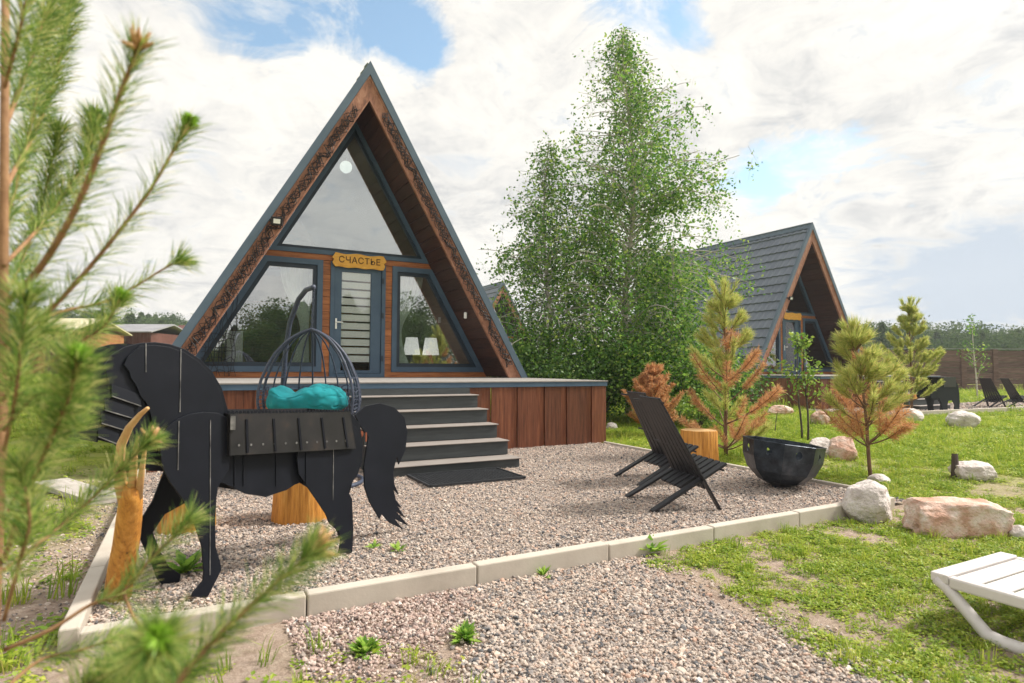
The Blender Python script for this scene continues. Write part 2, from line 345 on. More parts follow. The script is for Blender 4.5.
gap = blobs([(225,15,.16,.15),(310,30,.16,.17),(385,10,.15,.22),(418,52,.09,.16),(600,-5,.14,.17),(690,40,.11,.15),(650,10,.10,.12),(735,186,.10,.15),(790,165,.09,.16),(845,160,.09,.13),(905,165,.08,.08),(760,215,.08,.09),(985,100,.07,.13)])
cov = math_('SUBTRACT', math_('ADD', math_('MULTIPLY', n1, .68), math_('MULTIPLY', n2, .32)), gap)
covm = wramp(cov, [(.27, (0,0,0)), (.385, (1,1,1))])
dk = math_('ADD', blobs([(880,278,.09,.45),(935,288,.11,.55),(990,282,.11,.6),(1040,265,.12,.6),(835,205,.09,.25),(965,100,.07,.25)]), math_('MULTIPLY', math_('SUBTRACT', n2, .5), 2.4))
dkm = wramp(dk, [(.16, (0,0,0)), (.62, (1,1,1))])
shade = wramp(math_('ADD', math_('MULTIPLY', n2, .5), math_('MULTIPLY', n1, .5)), [(.38, (3.2,3.22,3.25)), (.47, (4.6,4.48,4.25)), (.55, (5.5,5.28,4.85))])
mxd = N.new('ShaderNodeMix'); mxd.data_type = 'RGBA'; L.new(dkm, mxd.inputs[0]); L.new(shade, mxd.inputs[6]); mxd.inputs[7].default_value = (2.9, 3.35, 3.9, 1)
sk2 = N.new('ShaderNodeMix'); sk2.data_type = 'RGBA'; sk2.blend_type = 'MULTIPLY'; sk2.inputs[0].default_value = 1; L.new(sky.outputs[0], sk2.inputs[6]); sk2.inputs[7].default_value = (1.2, 1.3, 1.15, 1)
mxc = N.new('ShaderNodeMix'); mxc.data_type = 'RGBA'; L.new(covm, mxc.inputs[0]); L.new(sk2.outputs[2], mxc.inputs[6]); L.new(mxd.outputs[2], mxc.inputs[7])
# bright cloud round the veiled sun
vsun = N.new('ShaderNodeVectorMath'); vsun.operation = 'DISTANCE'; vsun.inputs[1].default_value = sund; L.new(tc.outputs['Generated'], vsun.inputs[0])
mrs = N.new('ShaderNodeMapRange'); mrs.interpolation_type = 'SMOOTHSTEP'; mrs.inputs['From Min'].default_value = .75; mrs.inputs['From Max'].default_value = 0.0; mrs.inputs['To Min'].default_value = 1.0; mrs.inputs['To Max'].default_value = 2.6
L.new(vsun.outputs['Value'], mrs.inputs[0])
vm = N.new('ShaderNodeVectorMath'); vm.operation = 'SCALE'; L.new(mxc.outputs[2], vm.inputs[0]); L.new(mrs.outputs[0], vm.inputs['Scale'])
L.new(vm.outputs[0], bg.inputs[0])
S.view_settings.view_transform = 'Standard'; S.view_settings.look = 'None'; S.view_settings.exposure = 1.02; S.view_settings.gamma = 1
S.cycles.max_bounces = 8; S.cycles.transparent_max_bounces = 16; S.cycles.use_denoising = True

# ------------------------------------------------------------------ ground
def gh(x, y):            # gentle rise towards the far left
    a = -(x+5) + (y-12)*.15
    t = np.clip((np.asarray(y)-12)/45, 0, 1)*np.clip((12-np.asarray(x))/18, 0, 1)
    return 1.0*t*t*(3-2*t)
xs = np.unique(np.concatenate([np.linspace(-600,-60,12), np.linspace(-60,80,57), np.linspace(80,700,12)]))
ys = np.unique(np.concatenate([np.linspace(-500,-40,10), np.linspace(-40,100,57), np.linspace(100,800,12)]))
mb = MB(); mb.v = [(x, y, float(gh(x, y))) for y in ys for x in xs]; nx = len(xs)
mb.f = [(j*nx+i, j*nx+i+1, (j+1)*nx+i+1, (j+1)*nx+i) for j in range(len(ys)-1) for i in range(nx-1)]
tag(mb.build('ground', M['ground'], smooth=True), kind='structure')
mb = MB(); mb.add([(-3.0,-7.0,.03),(3.02,-7.0,.03),(3.02,-2.3,.03),(-3.0,-2.3,.03)], [(0,1,2,3)])
tag(mb.build('gravel_yard', M['gravelbase']), kind='structure')
mb = MB(); mb.add([(-1.62,-9.9,.006),(-.36,-9.9,.006),(-.20,-7.09,.006),(-1.35,-7.09,.006)], [(0,1,2,3)])
tag(mb.build('gravel_path', M['gravelbase']), kind='structure')
mb = MB(); mb.add([(13.0,-1.25,.02),(27,-1.9,.02),(27,1.4,.02),(13.0,1.4,.02)], [(0,1,2,3)])
tag(mb.build('neighbour_gravel_yard', M['gravelbase']), kind='structure')
# kerb of concrete stones with open joints
def kerb(segs, name):
    k = MB()
    for (a, b, w, z0, z1) in segs: k.bar((a[0],a[1],(z0+z1)/2), (b[0],b[1],(z0+z1)/2), w, z1-z0)
    return tag(k.build(name, M['concrete'], bevel=.008), kind='structure')
segs = []
X = -3.0-.02
for i in range(7):
    x0 = -2.985 + i*.893; x1 = min(x0+.887, 2.72); segs.append(((x0,-7.035),(x1,-7.035),.075,-.1,.108+.004*((i*7)%3-1)))
for i in range(5):
    y0 = -6.99 + i*.893; y1_ = max(y0, -6.55); segs.append(((-3.03,y0),(-3.03,y0+.887),.075,-.1,.10))
    if i < 5: segs.append(((3.07,y1_),(3.07,y0+.887),.05,-.1,.065))
kerb(segs, 'kerb')
segs = [((13.0+i*1.005,-1.28-.047*i),(14.0+i*1.005,-1.28-.047*(i+1)),.1,-.1,.13) for i in range(14)]
kerb(segs, 'neighbour_kerb')

# ------------------------------------------------------------------ scatter (stuff) with geometry nodes
def scatter(name, pts, rot, scl, idx, sources, mat_):
    c = bpy.data.collections.new(name + '_sources')
    for s in sources:
        s.materials.append(mat_) if not s.materials else None
        c.objects.link(bpy.data.objects.new(name + '_source', s))
    me = bpy.data.meshes.new(name); me.vertices.add(len(pts)); me.vertices.foreach_set('co', np.asarray(pts, dtype=np.float32).ravel())
    for nm, tp, val in (('rot','FLOAT_VECTOR',rot), ('scl','FLOAT_VECTOR',scl)):
        a = me.attributes.new(nm, tp, 'POINT'); a.data.foreach_set('vector', np.asarray(val, dtype=np.float32).ravel())
    a = me.attributes.new('idx', 'INT', 'POINT'); a.data.foreach_set('value', np.asarray(idx, dtype=np.int32))
    me.update(); o = bpy.data.objects.new(name, me); COL.objects.link(o); me.materials.append(mat_)
    ng = bpy.data.node_groups.new(name, 'GeometryNodeTree')
    ng.interface.new_socket('Geometry', in_out='INPUT', socket_type='NodeSocketGeometry'); ng.interface.new_socket('Geometry', in_out='OUTPUT', socket_type='NodeSocketGeometry')
    n = ng.nodes; l = ng.links
    gi = n.new('NodeGroupInput'); go = n.new('NodeGroupOutput'); ip = n.new('GeometryNodeInstanceOnPoints'); ci = n.new('GeometryNodeCollectionInfo')
    ci.inputs['Collection'].default_value = c; ci.inputs['Separate Children'].default_value = True; ci.inputs['Reset Children'].default_value = True
    ip.inputs['Pick Instance'].default_value = True
    def att(nm, tp):
        q = n.new('GeometryNodeInputNamedAttribute'); q.data_type = tp; q.inputs['Name'].default_value = nm; return q.outputs['Attribute']
    l.new(gi.outputs[0], ip.inputs['Points']); l.new(ci.outputs[0], ip.inputs['Instance']); l.new(att('idx','INT'), ip.inputs['Instance Index'])
    l.new(att('rot','FLOAT_VECTOR'), ip.inputs['Rotation']); l.new(att('scl','FLOAT_VECTOR'), ip.inputs['Scale']); l.new(ip.outputs[0], go.inputs[0])
    md = o.modifiers.new('scatter', 'NODES'); md.node_group = ng
    return tag(o, kind='stuff')

import bmesh
def stone_mesh(seed):
    r = random.Random(seed); bm = bmesh.new(); bmesh.ops.create_icosphere(bm, subdivisions=1, radius=1)
    sx, sy, sz = r.uniform(.8,1.3), r.uniform(.7,1.0), r.uniform(.45,.75)
    for v in bm.verts:
        k = r.uniform(.78,1.15); v.co = Vector((v.co.x*sx, v.co.y*sy, v.co.z*sz))*k
    me = bpy.data.meshes.new('stone'); bm.to_mesh(me); bm.free(); return me
STONES = [stone_mesh(i) for i in range(7)]
pts = []
def uni(n, x0, x1, y0, y1): return np.column_stack([rng.uniform(x0,x1,n), rng.uniform(y0,y1,n)])
a = uni(200000, -2.99, 3.03, -6.99, -2.4)
dd = np.hypot(a[:,0]+2.62, a[:,1]+10.1); a = a[(dd < 5.0) | (rng.random(len(a)) < .72)]
a = a[~((a[:,0] > -.84) & (a[:,0] < .80) & (a[:,1] > -3.86))]
inner = np.column_stack([a, np.full(len(a), .030) + rng.uniform(-.004,.012,len(a))])
b = uni(85000, -2.2, 0.0, -9.7, -7.08)
wob = .07*np.sin(b[:,1]*5)+.05*np.sin(b[:,1]*13+1)+rng.normal(0,.05,len(b))
inpath = (b[:,0] < -.20+(b[:,1]+7.1)*.06+wob) & (b[:,0] > -1.36+(b[:,1]+7.1)*.22+wob*1.3)
strip = (b[:,1] > -7.55+.2*np.sin(b[:,0]*4)+rng.normal(0,.08,len(b))) & (b[:,0] < -1.2)
pk2 = b[strip & ~inpath & (rng.random(len(b)) < .55)]; b = b[inpath | (rng.random(len(b)) < .07)]
path = np.column_stack([b, np.full(len(b), .004) + rng.uniform(-.004,.012,len(b))])
c_ = uni(5200, -3.9, -3.08, -6.8, -2.5); c_ = c_[rng.random(len(c_)) < np.clip(1-(-3.05-c_[:,0])/.8, .1, .9)]
left = np.column_stack([c_, np.full(len(c_), .004)])
d_ = uni(9000, 13, 26, -1.2, 1.3); far = np.column_stack([d_, np.full(len(d_), .025)])
pts = np.vstack([inner, path, left]); n = len(pts)
pts = np.vstack([pts, far]); nn = len(pts)
s0 = np.clip(rng.lognormal(math.log(.0057), .42, nn), .005, .022); s0[n:] *= 3.2
scatter('gravel_stones', pts, rng.uniform(0, 6.28, (nn,3))*np.array([.12,.12,1]), np.repeat(s0[:,None], 3, 1)*rng.uniform(.8,1.25,(nn,3)), rng.integers(0,7,nn), STONES, M['stone'])

M['pinkstone'] = stonemat('pink_gravel_stone', [(0,(.13,.11,.11)),(.25,(.34,.25,.22)),(.55,(.48,.35,.30)),(.8,(.52,.42,.37)),(1,(.66,.58,.53))])
np_ = len(pk2); sp_ = np.clip(rng.lognormal(math.log(.0068), .35, np_), .004, .016)
scatter('pink_gravel', np.column_stack([pk2, np.full(np_, .004)+rng.uniform(-.003,.008,np_)]), rng.uniform(0, 6.28, (np_,3))*np.array([.12,.12,1]), np.repeat(sp_[:,None],3,1)*rng.uniform(.8,1.25,(np_,3)), rng.integers(0,7,np_), [stone_mesh(50+i) for i in range(7)], M['pinkstone'])
# grass clumps
def grass_mesh(seed, nb, h0, h1, w, spread, lean):
    r = np.random.default_rng(seed); V = []
    for _ in range(nb):
        a = r.uniform(0, 6.28); p = np.array([r.normal(0, spread), r.normal(0, spread), 0]); h = r.uniform(h0, h1)
        d = np.array([math.cos(a), math.sin(a), 0]); s = np.array([-d[1], d[0], 0])*w*r.uniform(.7,1.3)
        ln = r.uniform(.1, lean)
        p1 = p + d*h*ln*.35 + np.array([0,0,h*.6]); p2 = p + d*h*ln + np.array([0,0,h*(1-.3*ln)])
        V += [p-s, p+s, p1+s*.8, p1-s*.8, p1-s*.8, p1+s*.8, p2+s*.12, p2-s*.12]
    V = np.array(V, dtype=np.float32); me = bpy.data.meshes.new('grass_clump'); k = len(V)//4
    F = [(8*i, 8*i+1, 8*i+2, 8*i+3) for i in range(nb)] + [(8*i+3, 8*i+2, 8*i+6, 8*i+7) for i in range(nb)]
    me.from_pydata([tuple(v) for v in V], [], F); me.update(); return me
def leafy_mesh(seed, nl, size, spread, h):
    r = np.random.default_rng(seed); V = []; F = []
    for i in range(nl):
        a = r.uniform(0, 6.28); d = np.array([math.cos(a), math.sin(a), 0]); s = np.array([-d[1], d[0], 0])
        p = np.array([r.normal(0, spread), r.normal(0, spread), r.uniform(.15, 1)*h]); L_ = size*r.uniform(.6,1.3); w = L_*r.uniform(.3,.5); up_ = np.array([0,0,1])*L_*r.uniform(-.1,.5)
        k = len(V); V += [p, p+d*L_*.45+s*w+up_*.6, p+d*L_+up_, p+d*L_*.45-s*w+up_*.6]; F.append((k,k+1,k+2,k+3))
    me = bpy.data.meshes.new('leafy_clump'); me.from_pydata([tuple(v) for v in V], [], F); me.update(); return me
GR = [grass_mesh(i, 26, .02, .075, .0022, .022, .9) for i in range(3)] + [grass_mesh(9, 18, .05, .15, .0026, .02, .7)] + [leafy_mesh(20+i, 34, .022, .035, .035) for i in range(3)]
def vnoise(x, y, s, seed=0):
    r = np.random.default_rng(seed); T = r.random((64,64)); x = np.asarray(x)*s+100; y = np.asarray(y)*s+100
    xi = np.floor(x).astype(int); yi = np.floor(y).astype(int); fx = x-xi; fy = y-yi; fx = fx*fx*(3-2*fx); fy = fy*fy*(3-2*fy)
    g = lambda i, j: T[i % 64, j % 64]
    return (g(xi,yi)*(1-fx)+g(xi+1,yi)*fx)*(1-fy) + (g(xi,yi+1)*(1-fx)+g(xi+1,yi+1)*fx)*fy
gp = []
def put(n, x0, x1, y0, y1, dens, sc):
    q = uni(n, x0, x1, y0, y1); k = vnoise(q[:,0], q[:,1], 1.1, 1)*.6 + vnoise(q[:,0], q[:,1], 3.7, 2)*.4
    inyard = (q[:,0] > -3.08) & (q[:,0] < 3.11) & (q[:,1] > -7.075)
    onpath = (q[:,0] > -1.42+(q[:,1]+7.1)*.22) & (q[:,0] < -.12+(q[:,1]+7.1)*.06+.10*np.sin(q[:,1]*4+1)) & (q[:,1] < -7.0)
    yard2 = (q[:,0] > 13) & (q[:,0] < 27) & (q[:,1] > -1.35-.047*(q[:,0]-13)) & (q[:,1] < 1.4)
    house2 = (np.abs(q[:,0]-16.88) < 3.3) & (q[:,1] > 1.1) & (q[:,1] < 12)
    leftsoil = (q[:,0] < -1.4) & (q[:,0] > -3.0) & (q[:,1] > -7.45)
    ok = (rng.random(len(q)) < dens(k)) & ~inyard & ~onpath & ~yard2 & ~house2 & ~(leftsoil & (rng.random(len(q)) < .85))
    q = q[ok]; gp.append(np.column_stack([q, gh(q[:,0], q[:,1])-.004, sc*rng.uniform(.65,1.35,len(q))]))
put(17000, -.4, 3.9, -10.0, -7.05, lambda k: np.clip((k-.46)*3.4, .06, .8), .62)
put(15000, 2.9, 7.5, -10.0, -4.0, lambda k: np.clip((k-.36)*3.4, .10, 1), .80)
put(8000, 3.1, 9, -6, 1.5, lambda k: np.clip((k-.28)*5, .25, 1), 1.1)
put(18000, 6, 24, -9, 3, lambda k: np.clip((k-.2)*5, .4, 1), 1.35)
put(9000, 18, 45, -12, 9, lambda k: k*0+1, 3)
put(6000, -2.9, -1.2, -10.0, -7.3, lambda k: np.clip((k-.50)*5, .03, .8), 1.0)
put(9000, -8, -3.05, -9.5, 4, lambda k: np.clip((k-.42)*5, .08, 1), 1.2)
put(9000, -16, -3, 3, 40, lambda k: k*0+.8, 2.5)
put(3500, 3.2, 14, 1, 14, lambda k: k*0+.8, 2.4)
gp = np.vstack(gp); n = len(gp)
gi_ = np.where((rng.random(n) < .68) | ((gp[:,1] < -6.5) & (rng.random(n) < .6)), rng.integers(4,7,n), rng.integers(0,3,n)); gi_ = np.where(rng.random(n) < .05, 3, gi_)
scatter('grass', gp[:,:3], np.column_stack([rng.normal(0,.12,n), rng.normal(0,.12,n), rng.uniform(0,6.28,n)]), np.column_stack([gp[:,3], gp[:,3], gp[:,3]*rng.uniform(.7,1.3,n)]), gi_, GR, M['grass'])

# ------------------------------------------------------------------ the cabin
WH, HH, LEN = 3.13, 6.44, 8.0
SLP = (HH-1)/WH; CO = math.cos(math.atan(SLP)); SN = math.sin(math.atan(SLP))     # slope
def vz(p): return p/CO                                                            # perpendicular inset -> vertical drop
def roof_x(z, inset=0): return (HH - vz(inset) - z)/SLP
def pinset(poly, d):
    n = len(poly); out = []
    ar = sum(poly[i][0]*poly[(i+1)%n][1]-poly[(i+1)%n][0]*poly[i][1] for i in range(n)); sg = 1 if ar > 0 else -1
    lines = []
    for i in range(n):
        a = Vector(poly[i]); b = Vector(poly[(i+1)%n]); e = (b-a).normalized(); nn_ = Vector((-e.y, e.x))*sg; lines.append((a+nn_*d, e))
    for i in range(n):
        (p, e), (q, g) = lines[i-1], lines[i]; den = e.x*g.y-e.y*g.x
        t = ((q.x-p.x)*g.y-(q.y-p.y)*g.x)/den; out.append((p.x+e.x*t, p.y+e.y*t))
    return out
def xz(poly, y): return [(x, y, z) for x, z in poly]

def build_cabin():
    root = empty('a_frame_cabin')
    FY = 1.0
    for sgn in (-1, 1):
        # tiled roof slope: courses with a step at their lower edge and ribs across
        Ls = math.hypot(WH, HH-1)+.0; rows = 17; mbt = MB(); cols = 120; base = len(mbt.v)
        prof = []
        for r in range(rows):
            prof += [(r/rows, -.075), ((r+.02)/rows, -.075), ((r+.97)/rows, -.03)]
        vs = []; fs = []
        for (t, hgt) in prof:
            x = WH*t; z = HH-(HH-1)*t
            for c in range(cols+1):
                y = LEN*c/cols
                hh = hgt + .026*(.5+.5*math.cos(2*math.pi*c/4.0))
                vs.append((sgn*(x+SN*hh), y, z+CO*hh))
        for i in range(len(prof)-1):
            for c in range(cols): fs.append((i*(cols+1)+c, i*(cols+1)+c+1, (i+1)*(cols+1)+c+1, (i+1)*(cols+1)+c))
        mbt.add(vs, fs); mbt.build('roof_slope', M['tile'], root)
        # grey metal edge trim in front
        def band(i0, i1, zb=1.004):
            return [(sgn*0, HH-vz(i0)), (sgn*roof_x(zb,i0), zb), (sgn*roof_x(zb,i1), zb), (sgn*0, HH-vz(i1))]
        t = MB(); t.prism(xz(band(0, .118), -.035), (0,.10,0)); t.build('roof_trim', M['trim'], root)
        f = MB()
        f.prism(xz(band(.120, .345), 0), (0,.045,0)); fo = f.build('fascia_board', M['fascia'], root)
        e = MB(); e.prism(xz(band(.122, .15), -.014), (0,.0135,0)); e.prism(xz(band(.318, .343), -.014), (0,.0135,0)); e.build('fascia_moulding', M['fascia'], fo)
        # soffit and inner lining, boards run along the slope of the house
        s = MB(); nb = 26; L0 = (HH-vz(.35)-1.0)/SN
        for k in range(nb):
            a0 = k/nb*L0; a1 = (k+.96)/nb*L0
            p0 = (sgn*a0*CO, HH-vz(.345)-a0*SN); p1 = (sgn*a1*CO, HH-vz(.345)-a1*SN); q = (sgn*SN*.03, CO*.03)
            s.prism([(p0[0],.046,p0[1]),(p1[0],.046,p1[1]),(p1[0]+q[0],.046,p1[1]+q[1]),(p0[0]+q[0],.046,p0[1]+q[1])], (0,LEN-.1,0))
        s.build('soffit', M['soffit'], root)
        s = MB(); L1 = L0
        s.prism([(sgn*.02,FY+.12,HH-vz(.385)),(sgn*roof_x(1.0,.385),FY+.12,1.0),(sgn*roof_x(1.0,.36),FY+.12,1.0),(sgn*.02,FY+.12,HH-vz(.36))], (0,LEN-FY-.25,0)); s.v = [(v[0]-sgn*.06, v[1], v[2]-.02) for v in s.v]
        s.build('inner_lining', M['room'], root)
    MB().prism([(-.12,.068,HH-.215),(0,.068,HH+.01),(.12,.068,HH-.215),(.10,.068,HH-.215),(0,.068,HH-.03),(-.10,.068,HH-.215)], (0,LEN-.05,0)).build('ridge_cap', M['trim'], root)
    inn = .347
    # timber front: beam, posts, sill course
    w = MB()
    zt, zb = 3.205, 3.105
    def rib(z0, z1, x0=None, x1=None):
        a0 = -roof_x(z0,inn) if x0 is None else x0; a1 = -roof_x(z1,inn) if x0 is None else x0
        b0 = roof_x(z0,inn) if x1 is None else x1; b1 = roof_x(z1,inn) if x1 is None else x1
        w.prism(xz([(a0,z0),(b0,z0),(b1,z1),(a1,z1)], FY-.03), (0,.13,0))
    rib(zb, zt); rib(1.003, 1.10, None, -.402); rib(1.003, 1.10, .61, None)
    for x0, x1 in ((-.535,-.405),(.613,.735)):
        z = 1.103
        while z < zb-.005:
            z1 = min(z+.135, zb-.003); rib(z, z1-.006, x0, x1); z = z1
    w.build('front_wall', M['log'], root)
    MB().prism(xz([(-roof_x(1,.4),1.0),(roof_x(1,.4),1.0),(0,HH-vz(.4))], LEN-.15), (0,.1,0)).build('back_wall', M['log'], root)
    MB().box(-WH+.45, WH-.45, FY+.02, LEN-.2, .93, 1.02).build('room_floor', M['roomdark'], root)
    MB().box(-WH+.25, WH-.25, 1.1, LEN-.1, 0, .92).build('foundation', M['clad'], root)
    MB().box(-roof_x(3.1,.45), roof_x(3.1,.45), FY+1.6, LEN-.2, 3.0, 3.12).build('loft_floor', M['room'], root)
    # windows
    def window(poly, glass, fw_=.095, sw=.07):
        p1 = pinset(poly, fw_); p2 = pinset(p1, sw)
        fr = MB().ring(xz(poly, FY-.055), xz(p1, FY-.055), (0,.12,0)).build('window', M['slate'], root)
        MB().ring(xz(p1, FY-.01), xz(p2, FY-.01), (0,.06,0)).build('sash', M['slate_dark'], fr)
        MB().prism(xz(pinset(p2,-.004), FY+.012), (0,.012,0)).build('pane', glass, fr)
    zu = 3.208
    window([(-roof_x(zu,inn),zu),(roof_x(zu,inn),zu),(0,HH-vz(inn))], M['glass2'], .075, .055)
    z0, z1 = 1.103, 3.102
    window([(-roof_x(z0,inn),z0),(-.538,z0),(-.538,z1),(-roof_x(z1,inn),z1)], M['glass'])
    window([(.738,z0),(roof_x(z0,inn),z0),(roof_x(z1,inn),z1),(.738,z1)], M['glass'])
    # door
    po = [(-.40,1.003),(.61,1.003),(.61,3.10),(-.40,3.10)]; p1 = pinset(po, .07)
    d = MB().ring(xz(po, FY-.045), xz(p1, FY-.045), (0,.11,0)).build('door', M['slate'], root)
    lf = pinset(p1, .004); gl = [(-.195,1.13),(.345,1.13),(.345,2.93),(-.195,2.93)]
    MB().ring(xz(lf, FY-.012), xz(gl, FY-.012), (0,.06,0)).build('leaf', M['slate'], d, bevel=.006)
    MB().prism(xz(pinset(gl,-.003), FY+.014), (0,.01,0)).build('pane', M['glass3'], d)
    bl = MB(); z = 2.90; bl.box(-.19,.34,FY+.034,FY+.06,2.90,2.96)
    while z > 1.36: bl.box(-.19,.34,FY+.036,FY+.04,z-.118,z); z -= .15
    bl.build('blind', M['white'], d)
    h = MB(); h.tube([(-.29,FY-.02,2.0),(-.29,FY-.075,2.0),(-.18,FY-.075,2.0)], .011, 8); h.box(-.305,-.275,FY-.028,FY-.0125,1.88,2.07); h.build('handle', M['white'], d)
    for zz in (1.3,2.1,2.75): MB().box(.535,.575,FY-.06,FY-.0455,zz,zz+.10).build('hinge', M['slate_dark'], d)
    return root

cab = build_cabin()
tag(cab, 'large nearest brown A-frame cabin with blue door and name board', 'cabin', 'A-frame cabins')
cab2 = copy_tree(cab); cab2.location = (16.88, 3.64, 0); tag(cab2, 'A-frame cabin with tiled grey roof side showing, right of the birch', 'cabin')
cab3 = copy_tree(cab); cab3.location = (13.7, 21.5, -.1); tag(cab3, 'farthest A-frame cabin, only its peak showing left of the birch', 'cabin')

def build_deck():
    root = empty('wooden_deck')
    DX0, DX1, DY = -3.2, 3.16, -2.455
    b = MB(); y = DY-.02
    while y < 1.0: b.box(DX0-.02, DX1+.02, y, min(y+.137,1.0), .985, 1.0); y += .142
    b.build('deck_boards', M['decktop'], root)
    e = MB(); e.box(DX0-.012, DX1+.012, DY-.012, DY+.03, .915, .983); e.box(DX1-.03, DX1+.012, DY+.031, 1.0, .915, .983); e.box(DX0-.012, DX0+.03, DY+.031, 1.0, .915, .983)
    e.build('edge_trim', M['slate'], root)
    c = MB(); r = random.Random(3); x = DX0; k = 0
    while x < DX1-.01:
        wd = r.uniform(.26,.33) if k % 2 == 0 else r.uniform(.11,.17)
        x1 = min(x+wd, DX1); 
        if DX1-x1 < .08: x1 = DX1
        yy = DY+.004 if k % 2 == 0 else DY+.026
        c.box(x+.002, x1-.002, yy, yy+.022, .005, .913); x = x1; k += 1
    c.build('front_cladding', M['clad'], root)
    for sx in (DX0+.004, DX1-.026):
        c = MB(); y = DY+.05; k = 0
        while y < 1.0: c.box(sx+(.0 if k%2 else .004), sx+.022, y, min(y+.22,1.0)-.004, .005, .913); y += .22; k += 1
        c.build('side_cladding', M['clad'], root)
    return root
deck = build_deck(); tag(deck, 'raised deck with brown vertical board cladding under the large nearest cabin', 'deck', 'cabin decks')
deck2 = copy_tree(deck); deck2.location = (16.88, 3.64, 0); tag(deck2, 'raised deck under the second cabin, half hidden by young pines', 'deck')

def build_stairs():
    root = empty('staircase'); x0, x1 = -.86, .81
    for k in range(1, 6):
        z = 1-k*.1704; y = -2.458-k*.2918
        MB().box(x0-.012, x1+.012, y-.012, y+.285, z-.014, z).build('tread', M['tread'], root, bevel=.006)
    for k in range(0, 6):
        z = 1-k*.1704; y = -2.458-k*.2918; z1 = z-.1704+.0 if k < 5 else -.03
        top = z-.016 if k else .912
        yo = .016 if k else -.022; MB().box(x0, x1, y+yo, y+yo+.020, z1+.002, top).build('riser', M['riser'], root)
    for sx in (x0+.004, x1-.024):
        prof = [(-2.455,-.03)]
        poly = [(-2.46,-.03)]
        for k in range(5, 0, -1):
            pass
        s = MB()
        for k in range(1, 6):
            z = 1-k*.1704; y = -2.458-k*.2918; s.box(sx, sx+.02, y+.038, y+.2918+.034, -.03, z-.016)
        s.build('side_panel', M['riser'], root)
    return root
st = build_stairs(); tag(st, 'five dark grey steps with pale treads up to the large nearest cabin', 'staircase', 'deck staircases')
st2 = copy_tree(st); st2.location = (16.88, 3.64, 0); tag(st2, 'small flight of grey steps up to the second cabin, behind a young pine', 'staircase')

# name boards
def build_sign(text):
    root = empty('name_board'); w2, h2 = .49, .135; poly = []
    r = random.Random(8)
    for i in range(15): poly.append((-w2+.05+(2*w2-.1)*i/14, -h2+.008*math.sin(i*1.3)))
    poly += [(w2-.015,-.07),(w2-.04,-.02),(w2+.01,.02),(w2-.02,.08)]
    for i in range(15): poly.append((w2-.05-(2*w2-.1)*i/14, h2-.02+.012*math.sin(i*.9+1)))
    poly += [(-w2+.02,.07),(-w2-.01,.03),(-w2+.03,0),(-w2-.005,-.06)]
    MB().prism([(x,0,z) for x,z in poly], (0,.025,0)).build('board', M['signwood'], root, bevel=.004)
    if text:
        cu = bpy.data.curves.new('lettering', 'FONT'); cu.body = text; cu.size = .158; cu.align_x = 'CENTER'; cu.align_y = 'CENTER'; cu.extrude = .0025; cu.space_character = 1.06
        t = bpy.data.objects.new('tmp', cu); COL.objects.link(t); bpy.context.view_layer.update()
        me = bpy.data.meshes.new_from_object(t.evaluated_get(bpy.context.evaluated_depsgraph_get())); bpy.data.objects.remove(t)
        me.transform(Matrix.Rotation(math.pi/2, 4, 'X')); me.name = 'lettering'
        me.materials.clear(); o = bpy.data.objects.new('lettering', me); COL.objects.link(o); me.materials.append(M['ink']); o.parent = root; o.location = (0, -.0035, -.005)
    return root
sg = build_sign('СЧАСТЬЕ'); sg.location = (.105, .90, 3.135); tag(sg, 'orange wooden name board reading СЧАСТЬЕ above the blue door', 'sign')
sg2 = build_sign(''); sg2.location = (16.98, 4.54, 3.15); tag(sg2, 'orange wooden name board above the door of the second cabin', 'sign')

# things on and in the nearest cabin
def build_flood(label):
    root = empty('floodlight', (0,0,0), 0, label, 'floodlight', 'cabin floodlights')
    MB().box(-.085,.085,-.035,.02,-.065,.065).build('housing', M['wire'], root, bevel=.008)
    MB().box(-.05,.05,-.040,-.0355,-.035,.035).build('lens', M['lens'], root)
    b = MB(); b.box(-.1,-.088,-.02,.08,-.01,.01); b.box(.088,.1,-.02,.08,-.01,.01); b.box(-.1,.1,.08,.09,-.02,.02); b.build('bracket', M['wire'], root)
    return root
fl = build_flood('small black floodlight on the left fascia of the large nearest cabin'); fl.location = (-1.46, -.11, 3.47); fl.rotation_euler = (.25, 0, 0)
fl2 = build_flood('small black floodlight on the left fascia of the second cabin'); fl2.location = (16.88-1.36, 3.53, 3.62); fl2.rotation_euler = (.25, 0, 0)
cl = empty('spotlight', (1.98, .35, 2.18), 0, 'tiny white spotlight under the right eave of the nearest cabin', 'spotlight')
MB().lathe([(.02,-.06),(.03,-.05),(.03,.05),(.02,.06)], 10).build('body', M['white'], cl); MB().bar((0,0,.0),(.12,0,.06),.012,.012).build('arm', M['wire'], cl)

def garland(name, pts_fn, label, n, amp, seed):
    r = random.Random(seed); root = empty(name, (0,0,0), 0, label, 'garland', 'wire garlands on the nearest cabin')
    w = MB(); bl = MB(); prev = None
    for strand in range(8):
        p = []
        for i in range(n):
            t = i/(n-1); c = Vector(pts_fn(t)); nrm = Vector(pts_fn(None))
            p.append(c + nrm*(amp*(math.sin(i*(.5+.23*strand)+strand*2.1)*.7+r.uniform(-.5,.5))) + Vector((0,-.012*r.random()-.006*strand,r.uniform(-.03,.03))))
        w.tube(p, .0062, 4, False)
    w.build('wire', M['wire'], root)
    return root
def fl_fn(sgn):
    def fn(t):
        if t is None: return (-sgn*SN, 0, -CO)
        z = 5.55-(5.55-1.25)*t; return (sgn*roof_x(z,.235), -.03, z)
    return fn
garland('light_garland', fl_fn(-1), 'dark wire light garland wound along the left fascia board', 90, .085, 1)
